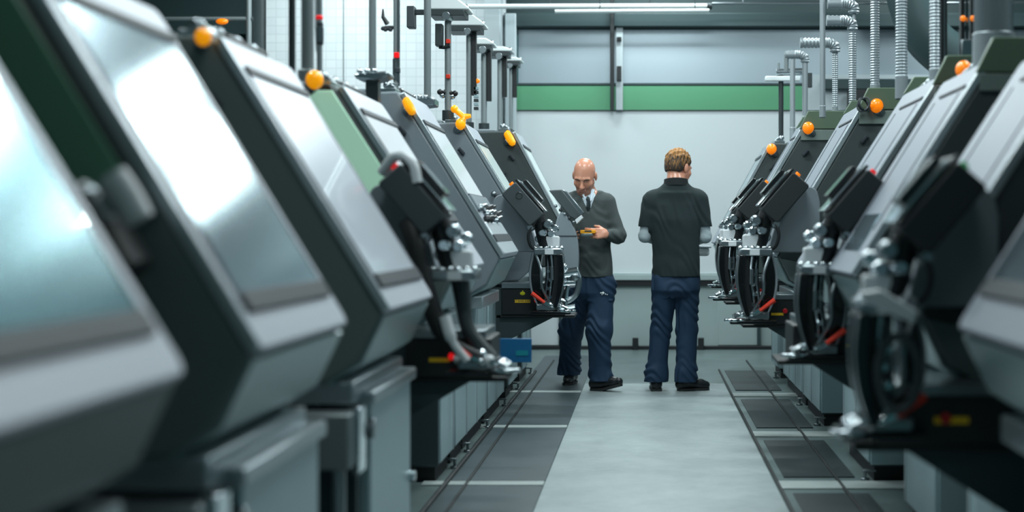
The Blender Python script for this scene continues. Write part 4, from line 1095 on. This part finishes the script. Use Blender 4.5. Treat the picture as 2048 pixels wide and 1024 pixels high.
mat('skin', (208, 146, 120), 0.30, noise=0.05, scale=14)
mat('stubble', (164, 118, 100), 0.5, noise=0.10, scale=60)
mat('lips', (186, 128, 114), 0.45)
mat('sweater', (66, 74, 74), 0.9, noise=0.10, scale=60, bump=0.10)
mat('polo', (22, 38, 40), 0.85, noise=0.12, scale=70, bump=0.08)
mat('polo_dark', (18, 26, 28), 0.8)
mat('navy', (15, 46, 72), 0.8, noise=0.14, scale=40, bump=0.08)
mat('navy_dark', (14, 34, 52), 0.8, noise=0.12, scale=40)
mat('shirt', (206, 220, 230), 0.7)
mat('tie', (30, 44, 48), 0.6)
mat('shoe', (22, 26, 28), 0.35, bump=0.03, scale=30)
mat('sole', (34, 36, 36), 0.6)
mat('grey_sleeve', (158, 172, 176), 0.75, noise=0.08, scale=30, bump=0.1)
mat('eye_dark', (36, 30, 28), 0.3)
mat('brow', (58, 42, 34), 0.8)
m = mat('hair', (96, 66, 40), 0.6)
nt = m.node_tree; p = nt.nodes['Principled BSDF']
tc = nt.nodes.new('ShaderNodeTexCoord'); nn = nt.nodes.new('ShaderNodeTexNoise'); nn.inputs['Scale'].default_value = 120; nn.inputs['Detail'].default_value = 3
mp = nt.nodes.new('ShaderNodeMapping'); mp.inputs['Scale'].default_value = (1, 1, .22)
rp = nt.nodes.new('ShaderNodeValToRGB')
rp.color_ramp.elements[0].position = .38; rp.color_ramp.elements[0].color = lin(48, 36, 28)
rp.color_ramp.elements[1].position = .66; rp.color_ramp.elements[1].color = lin(176, 122, 58)
nt.links.new(tc.outputs['Object'], mp.inputs[0]); nt.links.new(mp.outputs[0], nn.inputs['Vector'])
sp = nt.nodes.new('ShaderNodeSeparateXYZ'); ma = nt.nodes.new('ShaderNodeMath'); ma.operation = 'MULTIPLY_ADD'
ma.inputs[1].default_value = 2.2; ma.inputs[2].default_value = -3.80        # lighter ends on top, dark and short at the nape
ad = nt.nodes.new('ShaderNodeMath'); ad.operation = 'ADD'
nt.links.new(tc.outputs['Object'], sp.inputs[0]); nt.links.new(sp.outputs['Z'], ma.inputs[0])
nt.links.new(ma.outputs[0], ad.inputs[0]); nt.links.new(nn.outputs['Fac'], ad.inputs[1])
nt.links.new(ad.outputs[0], rp.inputs[0]); nt.links.new(rp.outputs[0], p.inputs['Base Color'])

def Rm(yaw, pitch, roll):
    """head turn: matrix from head axes to the world (face along -y at rest)"""
    return np.array(Matrix.Rotation(math.radians(yaw), 3, 'Z') @ Matrix.Rotation(math.radians(pitch), 3, 'X') @ Matrix.Rotation(math.radians(roll), 3, 'Y'))
class Head:
    def __init__(self, c, yaw, pitch, roll, s=1.0):
        self.c = np.array(c); self.R = Rm(yaw, pitch, roll); self.s = s
    def p(self, x, y, z): return self.c + self.R @ (np.array([x, y, z]) * self.s)
    def local(self, C): return ((C - self.c) @ self.R) / self.s
    def prims(self):
        s = self.s; M = self.R.T.tolist(); p = self.p
        out = [('e', p(0, .012, .035), (.076 * s, .097 * s, .090 * s), M, .02),
               ('c', p(0, -.040, -.005), p(0, -.052, -.075), .060 * s, .042 * s, .03),
               ('c', p(0, -.076, -.098), p(0, -.072, -.092), .022 * s, .024 * s, .02)]
        for q in (-1, 1):
            out += [('c', p(.05 * q, -.005, -.045), p(.024 * q, -.066, -.088), .022 * s, .022 * s, .02),
                    ('c', p(.040 * q, -.062, -.024), p(.034 * q, -.062, -.04), .027 * s, .024 * s, .015),
                    ('e', p(.079 * q, .012, -.006), (.011 * s, .021 * s, .033 * s), M, .006),
                    ('c', p(.012 * q, -.090, .026), p(.046 * q, -.078, .022), .011 * s, .009 * s, .012),
                    ('se', p(.031 * q, -.106, .003), (.019 * s, .016 * s, .011 * s), M, .010),
                    ('c', p(.011 * q, -.106, -.034), p(.010 * q, -.1, -.034), .009 * s, .009 * s, .006)]
        out += [('c', p(0, -.092, .008), p(0, -.118, -.030), .009 * s, .0135 * s, .010),
                ('c', p(-.020, -.0945, -.060), p(.020, -.0945, -.060), .0065 * s, .0065 * s, .006),
                ('c', p(-.016, -.0945, -.071), p(.016, -.0945, -.071), .007 * s, .007 * s, .006)]
        return out

def hand(wrist, palm, across, fingers_dir, curl_dir, thumb_side, s=1.0, curls=(.5, .55, .6, .65)):
    """palm plus five bent fingers; across runs from the index to the little finger"""
    w, pc = np.array(wrist, float), np.array(palm, float)
    A = np.array(across, float); A /= np.linalg.norm(A)
    F = np.array(fingers_dir, float); F /= np.linalg.norm(F)
    Cd = np.array(curl_dir, float); Cd /= np.linalg.norm(Cd)
    out = [('c', w, pc - F * .03 * s, .026 * s, .022 * s, .02)]
    for i, o in enumerate((-.033, -.011, .011, .031)):
        kn = pc + A * o * s + F * (.036 - .004 * abs(i - 1)) * s
        out.append(('c', pc + A * o * .6 * s - F * .035 * s, kn, .016 * s, .0125 * s, .012))
        L = (.044, .049, .046, .036)[i] * s
        a = curls[i]
        d1 = F * math.cos(a) + Cd * math.sin(a); d2 = F * math.cos(2.1 * a) + Cd * math.sin(2.1 * a); d3 = F * math.cos(3.0 * a) + Cd * math.sin(3.0 * a)
        p1 = kn + d1 * L; p2 = p1 + d2 * L * .62; p3 = p2 + d3 * L * .45
        out += [('c', kn, p1, .0105 * s, .0092 * s, .004), ('c', p1, p2, .0092 * s, .0084 * s, .004), ('c', p2, p3, .0084 * s, .0072 * s, .004)]
    t0 = pc - A * .028 * s - F * .022 * s
    t1 = t0 - A * .022 * s + F * .030 * s + Cd * .018 * s
    t2 = t1 - A * .004 * s + F * .030 * s + Cd * .012 * s
    out += [('c', t0, t1, .0145 * s, .0115 * s, .008), ('c', t1, t2, .0112 * s, .0085 * s, .004)]
    return out

def folds(amp, zs, seed=0, lo=None, bands=None):
    def f(D, x, y, z):
        ph = zs * z + 16 * x * math.cos(seed) + 11 * y + 2.2 * np.sin(13 * z + 19 * x + seed) + 1.3 * np.sin(29 * x - 17 * y + seed * 2)
        w = np.abs(np.sin(ph)); w = 1 - w * w                      # narrow ridges
        msk = .35
        if bands: msk = sum(a_ * np.exp(-((z - c_) / s_) ** 2) for c_, s_, a_ in bands) + .12
        D = D - amp * w * msk + amp * .4 * np.sin(14 * x + 7 * z + seed)
        if lo is not None: D = np.maximum(D, lo - z)
        return D
    return f

def shoe(name, parent, heel, toe, lift=0.0, w=.046):
    h, t = np.array(heel, float), np.array(toe, float)
    d = t - h; d[2] = 0; L = np.linalg.norm(d); d /= L
    up = np.array([0, 0, 1.0])
    at = lambda f, z: h + d * L * f + up * (z + lift * max(0, f - .35))
    def po(D, x, y, z): return D
    pr = [('c', at(.08, .050), at(.28, .062), w * .80, w * .85, .02), ('c', at(.28, .058), at(.72, .045), w * .85, w * .82, .02), ('c', at(.72, .045), at(.90, .040), w * .84, w * .66, .02),
          ('c', at(.12, .06), at(.18, .095), w * .80, w * .86, .03)]
    def cut(D, x, y, z):
        f = ((x - h[0]) * d[0] + (y - h[1]) * d[1]) / L
        return np.maximum(D, (.004 + lift * np.maximum(0, f - .35)) - (z - h[2]))
    o = field_obj(name, 'shoe', parent, pr, .004, cut)
    # sole: outline of the shoe
    sd = np.array([-d[1], d[0], 0])
    prof = [(.0, .6), (.03, .85), (.15, .92), (.4, .86), (.62, .98), (.8, .98), (.93, .75), (1.0, .3)]
    l = [at(f, 0) + sd * w * q for f, q in prof]; r = [at(f, 0) - sd * w * q for f, q in prof]
    ring = l + r[::-1]; n = len(ring)
    mb = MB()
    vs = [tuple(p_ + up * .0) for p_ in ring] + [tuple(p_ + up * .022) for p_ in ring]
    fs = [(i, (i + 1) % n, n + (i + 1) % n, n + i) for i in range(n)]
    m_ = len(prof)
    for i in range(m_ - 1):
        fs.append((i, i + 1, n - 2 - i, n - 1 - i)); fs.append((n + n - 1 - i, n + n - 2 - i, n + i + 1, n + i))
    mb.add(vs, fs)
    so = mb.build('sole', 'sole', None)
    me = so.data
    off = parent.location
    for v_ in me.vertices: v_.co -= off
    so.parent = o
    return o

# ---------------- the walking man, bald, with the orange meter
YA = 11.1
def man_a():
    P = lambda x, y, dy=0.0: np.array(px(x, y, YA + dy))
    t = thing('person', 'bald person in dark sweater and tie looking down at the orange meter in one hand', 'person', (P(1180, 0)[0], YA, 0))
    H = Head(P(1169, 352, -.06), -10, 32, 4, 1.04)
    body = H.prims()
    nb = P(1176, 394, .03)
    body += [('c', H.p(0, .03, -.05), nb, .056, .060, .03), ('c', nb, P(1178, 420, .02), .062, .08, .05)]
    sh = {1: P(1214, 405), -1: P(1140, 405)}
    el = {1: P(1237, 472, -.03), -1: P(1129, 474, -.03)}
    wr = {1: P(1211, 469, -.20), -1: P(1138, 480, -.17)}
    body += [('e', P(1178, 430), (.145, .095, .17), None, .05), ('e', P(1186, 515), (.115, .085, .15), None, .05), ('e', P(1188, 575, .02), (.125, .095, .10), None, .05)]
    for q in (1, -1):
        body += [('c', sh[q], el[q], .045, .036, .03), ('c', el[q], wr[q], .036, .025, .02)]
    hip = {1: P(1205, 572, .0), -1: P(1170, 572, .04)}
    kn = {1: P(1199, 660, -.04), -1: P(1141, 660, .20)}
    an = {1: P(1200, 752, .0), -1: P(1141, 742, .47)}
    for q in (1, -1):
        body += [('c', hip[q], kn[q], .075, .050, .03), ('c', kn[q], an[q], .048, .034, .02)]
    # hand towards the camera, fingers wrap to the left of the picture under the meter
    body += hand(wr[1], P(1202, 467, -.235), (.10, -.25, -1), (-1, -.35, -.02), (-.25, .95, .2), 1, .95, (.25, .3, .38, .5))
    body += hand(wr[-1], P(1141, 478, -.215), (.1, .2, -1), (.5, -.8, .2), (.2, .9, 0), 1, .95, (.4, .45, .5, .55))
    def stub(C):
        l = H.local(C); return (l[:, 2] < -.042) & (l[:, 2] > -.135) & (l[:, 1] < .02) & (np.abs(l[:, 0]) < .075)
    def lip(C):
        l = H.local(C); return (l[:, 2] < -.0555) & (l[:, 2] > -.076) & (l[:, 1] < -.088) & (np.abs(l[:, 0]) < .025)
    field_obj('body', 'skin', t, body, .0035, None, [('stubble', stub), ('lips', lip)])
    for q in (-1, 1):
        MB().ball(H.p(.031 * q, -.0795, .003), (.0105, .0105, .0075), 12, 8).build('eye', 'eye_dark', t)
        MB().tube([H.p(.014 * q, -.1025, .021), H.p(.032 * q, -.0985, .026), H.p(.050 * q, -.084, .020)], [.0045, .0055, .003], 8).build('eyebrow', 'brow', t)
    # sweater with V neck
    E = lambda x, y, rx, ry, dy=0.0: (P(x, y)[2], P(x, y)[0], YA + dy, rx, ry)
    sw = [('p', [E(1177, 388, .085, .075), E(1178, 402, .140, .095), E(1179, 425, .158, .112), E(1181, 455, .150, .118, -.005), E(1184, 490, .136, .113), E(1187, 525, .130, .112), E(1188, 548, .130, .110), E(1188, 570, .126, .108)], .03),
          ('c', P(1160, 398, .0), P(1146, 403), .062, .062, .05), ('c', P(1196, 397), P(1210, 403), .062, .062, .05)]
    for q in (1, -1):
        sw += [('c', sh[q], el[q], .064, .053, .03), ('c', el[q], wr[q] + (el[q] - wr[q]) * .12, .052, .037, .03)]
    sw += [('sc', P(1176, 386, -.10), P(1176, 374, -.02), .060, .078, .008), ('sc', P(1177, 424, -.116), P(1176, 386, -.10), .012, .062, .006)]
    zt = P(0, 553)[2]
    arm_x = P(1226, 0)[0]
    def po(D, x, y, z):
        D = folds(.007, 22, 2.0, None, [(.92, .10, .9), (1.30, .10, .5), (1.16, .09, .6)])(D, x, y, z)
        return np.maximum(D, (zt + .004 * np.sin(20 * x)) - z)
    field_obj('sweater', 'sweater', t, sw, .004, po)
    # shirt, collar flaps and tie
    field_obj('shirt_front', 'shirt', t, [('p', [(P(0, 386)[2], P(1176, 0)[0], YA - .01, .06, .062), (P(0, 400)[2], P(1176, 0)[0], YA - .01, .085, .085), (P(0, 425)[2], P(1177, 0)[0], YA - .01, .10, .093)], .01), ('c', nb + np.array([0, 0, -.015]), nb + np.array([0, -.005, .012]), .066, .067, .02)], .004)
    for q, x0, y0_, x1, y1_ in ((-1, 1154, 375, 1168, 396), (1, 1190, 379, 1183, 402)):
        a, b = P(x0, y0_, -.045), P(x1, y1_, -.112)
        mb = MB()
        w_ = np.array([.022 * -q, -.012, .004])
        mb.add([a, a + w_ * 1.3, b + w_ * .5, b, a + np.array([0, .008, 0]), a + w_ * 1.3 + np.array([0, .008, 0]), b + w_ * .5 + np.array([0, .008, 0]), b + np.array([0, .008, 0])],
               [(0, 1, 2, 3), (4, 7, 6, 5), (0, 4, 5, 1), (1, 5, 6, 2), (2, 6, 7, 3), (3, 7, 4, 0)])
        mb.build('collar_flap', 'shirt', t, bevel=.002)
    MB().tube([P(1176, 394, -.095), P(1176, 399, -.108), P(1177, 403, -.108), P(1177, 412, -.110), P(1177, 421, -.104)], [.012, .021, .015, .022, .012], 10, .55).build('tie', 'tie', t)
    # trousers
    tr = [('p', [E(1188, 530, .118, .10), E(1188, 556, .126, .106, .005), E(1187, 585, .128, .110, .015), E(1186, 598, .10, .09, .02)], .03)]
    for q in (1, -1):
        tr += [('c', hip[q], kn[q], .098, .085, .04), ('c', kn[q], an[q] + np.array([0, 0, -.01]), .086, .074, .04), ('c', an[q] + np.array([0, 0, .03]), an[q] + np.array([.012 * q, -.012, -.045]), .074, .082, .03)]
    hz = .075
    tro = field_obj('trousers', 'navy', t, tr, .004, folds(.011, 26, 1.3, hz, [(.48, .14, .9), (.14, .10, 1.1), (.76, .08, .8)]))
    # thigh pocket with its flap, and the small pale print on the thigh
    field_obj('pocket', 'navy', t, [('e', P(1217, 625, -.02), (.03, .07, .10), None, .02)], .005)
    field_obj('pocket_flap', 'navy', t, [('e', P(1219, 600, -.02), (.032, .072, .022), None, .01)], .005)
    k0 = P(1205, 586, -.105)
    for i, (dx, dz, r) in enumerate(((-.012, .0, .006), (.004, .0, .010), (.022, -.008, .005), (.034, -.012, .004), (-.004, -.012, .004))):
        MB().ball((k0[0] + dx, k0[1] - .004 + abs(dx) * .15, k0[2] + dz), (r, .004, r), 10, 6).build('thigh_print', 'white_part', t)
    shoe('shoe', t, (P(1183, 0)[0], 11.11, .0), (P(1244, 0)[0], 11.0, .0), lift=.07)
    shoe('shoe', t, (P(1145, 0, .5)[0], 11.68, .0), (P(1136, 0, .5)[0], 11.42, .0))
    return t
man_a()

# the orange meter in his hand
def meter():
    Y = YA - .275
    t = thing('handheld_meter', 'small orange meter with grey strip held in the hand of the bald man', 'meter', tuple(px(1176, 465, Y)))
    a, b = px(1161, 466, Y), px(1190, 460, Y)
    MB().prism(rrect(0, .112, -.012, .014, .008), px(1160.5, 464, Y), (1, .05, .02), (0, 0, 1), (0, 1, 0), -.02, .025).build('case', 'orange_case', t, bevel=.004)
    MB().prism(rrect(.0, .085, -.012, .006, .005), px(1162, 469, Y), (1, .05, .03), (0, 0, 1), (0, 1, 0), -.018, .02).build('grey_strip', 'dull_chrome', t, bevel=.003)
    MB().cyl(px(1161, 465, Y), px(1154, 465, Y), .008, .004, 10).build('probe', 'black_plastic', t)
    MB().box(a.x + .03, a.x + .08, Y - .021, Y - .017, a.z + .010, a.z + .02).build('display', 'frame_dark', t)
mat('orange_case', (246, 166, 24), 0.4)
meter()

# ---------------- the man in the polo shirt, seen from behind
YB = 11.1
def man_b():
    P = lambda x, y, dy=0.0: np.array(px(x, y, YB + dy))
    t = thing('person', 'person in dark polo shirt and navy trousers standing with the back to the camera', 'person', (P(1352, 0)[0], YB, 0))
    H = Head(P(1357, 336, .05), 180 - 38, 14, 0, 1.05)
    H.R = H.R
    nb = P(1352, 372, -.01)
    body = H.prims() + [('c', H.p(0, .035, -.04), nb, .058, .062, .03), ('c', nb, P(1350, 400), .064, .09, .05)]
    sh = {-1: P(1303, 402), 1: P(1398, 400)}
    el = {-1: P(1290, 472, .0), 1: P(1410, 474, .02)}
    wr = {-1: P(1318, 482, .23), 1: P(1394, 482, .25)}
    body += [('e', P(1350, 430), (.165, .10, .17), None, .05), ('e', P(1352, 510), (.145, .09, .15), None, .05), ('e', P(1353, 562), (.145, .09, .08), None, .04)]
    for q in (1, -1):
        body += [('c', sh[q], el[q], .046, .038, .03), ('c', el[q], wr[q], .037, .026, .02)]
    hip = {-1: P(1330, 578), 1: P(1376, 578)}
    kn = {-1: P(1321, 662, .02), 1: P(1374, 662, .02)}
    an = {-1: P(1313, 752, .0), 1: P(1370, 752, -.02)}
    for q in (1, -1):
        body += [('c', hip[q], kn[q], .078, .05, .03), ('c', kn[q], an[q], .048, .034, .02)]
    body += hand(wr[-1], wr[-1] + np.array([.035, .04, .0]), (.0, .2, -1), (.8, .6, .05), (.6, -.3, 0), 1, .95)
    body += hand(wr[1], wr[1] + np.array([-.035, .04, .0]), (.0, .2, -1), (-.8, .6, .05), (-.6, -.3, 0), 1, .95)
    field_obj('body', 'skin', t, body, .0035)
    for q in (-1, 1):
        MB().ball(H.p(.031 * q, -.0795, .003), .0115, 12, 8).build('eye', 'eye_dark', t)
    # hair, cropped
    M = H.R.T.tolist(); s = H.s
    hp = [('e', H.p(0, .016, .044), (.084 * s, .103 * s, .094 * s), M, .01), ('e', H.p(0, .05, -.01), (.072 * s, .064 * s, .07 * s), M, .03)]
    def hairpost(D, x, y, z):
        C = np.stack(np.broadcast_arrays(x, y, z), -1) - H.c
        l = (C @ H.R) / s
        lx, ly, lz = l[..., 0], l[..., 1], l[..., 2]
        rough = .005 * np.sin(190 * lx + 30 * lz) * np.sin(170 * ly + 40) * np.clip((lz - .0) * 25, .15, 1) + .003 * np.sin(95 * lx + 130 * lz + 2) * np.clip((lz - .02) * 20, 0, 1)
        D = D + rough
        line = -.046 + .80 * np.maximum(0, .055 - ly)
        D = np.maximum(D, (line - lz) * .8)
        ear = np.sqrt(((np.abs(lx) - .082) / .022) ** 2 + ((ly - .010) / .026) ** 2 + ((lz + .006) / .036) ** 2)
        return np.maximum(D, (1 - ear) * .02)
    field_obj('hair', 'hair', t, hp, .003, hairpost)
    # polo shirt
    E = lambda x, y, rx, ry, dy=0.0: (P(x, y)[2], P(x, y)[0], YB + dy, rx, ry)
    po = [('p', [E(1352, 360, .076, .080, -.006), E(1351, 374, .100, .088), E(1351, 390, .150, .098), E(1350, 412, .184, .118), E(1350, 440, .190, .126, -.005), E(1351, 475, .180, .122), E(1352, 510, .172, .116), E(1352, 545, .178, .122), E(1352, 570, .178, .122)], .03),
          ('c', P(1332, 388, -.01), P(1312, 396), .05, .062, .05), ('c', P(1372, 386, -.01), P(1390, 394), .05, .062, .05), ('c', nb + np.array([0, 0, -.03]), nb + np.array([0, .0, -.05]), .072, .10, .05)]
    for q in (1, -1):
        e = sh[q] + (el[q] - sh[q]) * .72
        po += [('c', sh[q], e, .068, .062, .03)]
    zt = P(0, 553)[2]; zs = P(0, 453)[2]
    xl, xr = P(1296, 0)[0], P(1397, 0)[0]
    def pp(D, x, y, z):
        D = folds(.006, 9, .6, None, [(1.30, .12, .8), (.92, .16, .6)])(D, x, y, z)
        D = np.maximum(D, zt - z)
        # straight sleeve hems
        side = (x < xl - .0) | (x > xr + .012)
        return np.where(side, np.maximum(D, (zs + .06 * np.abs(x - .2) * 0) - z), D)
    field_obj('polo_shirt', 'polo', t, po, .004, pp)
    # collar: a short stand around the neck
    cc = nb + np.array([0, .0, .005])
    mb = MB()
    n = 28; vs = []
    for r_, z_ in ((.086, -.010), (.082, .042), (.074, .044), (.074, -.010)):
        for i in range(n):
            a = 2 * math.pi * i / n
            vs.append((cc[0] + r_ * 1.08 * math.cos(a), cc[1] + r_ * 1.05 * math.sin(a), cc[2] + z_ + .012 * -math.sin(a)))
    fs = []
    for j in range(4):
        for i in range(n): fs.append((j * n + i, j * n + (i + 1) % n, ((j + 1) % 4) * n + (i + 1) % n, ((j + 1) % 4) * n + i))
    mb.add(vs, fs); mb.build('collar', 'polo_dark', t)
    # grey under sleeves
    for q in (1, -1):
        e0 = sh[q] + (el[q] - sh[q]) * .5
        field_obj('under_sleeve', 'grey_sleeve', t, [('c', e0, el[q], .049, .045, .02), ('c', el[q], wr[q] + (el[q] - wr[q]) * .1, .045, .035, .02)], .004, folds(.006, 40, q))
    tr = [('p', [E(1353, 535, .165, .108), E(1353, 560, .178, .116, -.0), E(1353, 580, .176, .118, -.01), E(1353, 592, .15, .10)], .02)]
    for q in (1, -1):
        tr += [('c', hip[q], kn[q], .088, .074, .012), ('c', kn[q], an[q] + np.array([0, 0, -.01]), .076, .072, .012), ('c', an[q] + np.array([0, 0, .03]), an[q] + np.array([.0, -.01, -.04]), .074, .080, .03)]
    field_obj('trousers', 'navy', t, tr, .004, folds(.011, 25, 4.2, .07, [(.50, .12, .9), (.13, .09, 1.1), (.74, .10, .9)]))
    shoe('shoe', t, (P(1313, 0)[0], 11.03, 0), (P(1310, 0)[0], 11.32, 0))
    shoe('shoe', t, (P(1356, 0)[0], 11.06, 0), (P(1418, 0)[0], 11.14, 0), w=.047)
    return t
man_b()

# pale part in front of the man in the polo shirt
t = thing('plastic_tray', 'pale plastic tray held in front of the person in the polo shirt', 'tray', tuple(px(1392, 500, 11.42)))
MB().box(px(1330, 0, 11.42).x, px(1418, 0, 11.42).x, 11.34, 11.60, px(0, 512, 11.42).z, px(0, 494, 11.42).z).build('body', 'lamp_white', t, bevel=.02)
MB().box(px(1326, 0, 11.42).x, px(1422, 0, 11.42).x, 11.33, 11.61, px(0, 496, 11.42).z, px(0, 492, 11.42).z).build('rim', 'column_paint', t, bevel=.006)
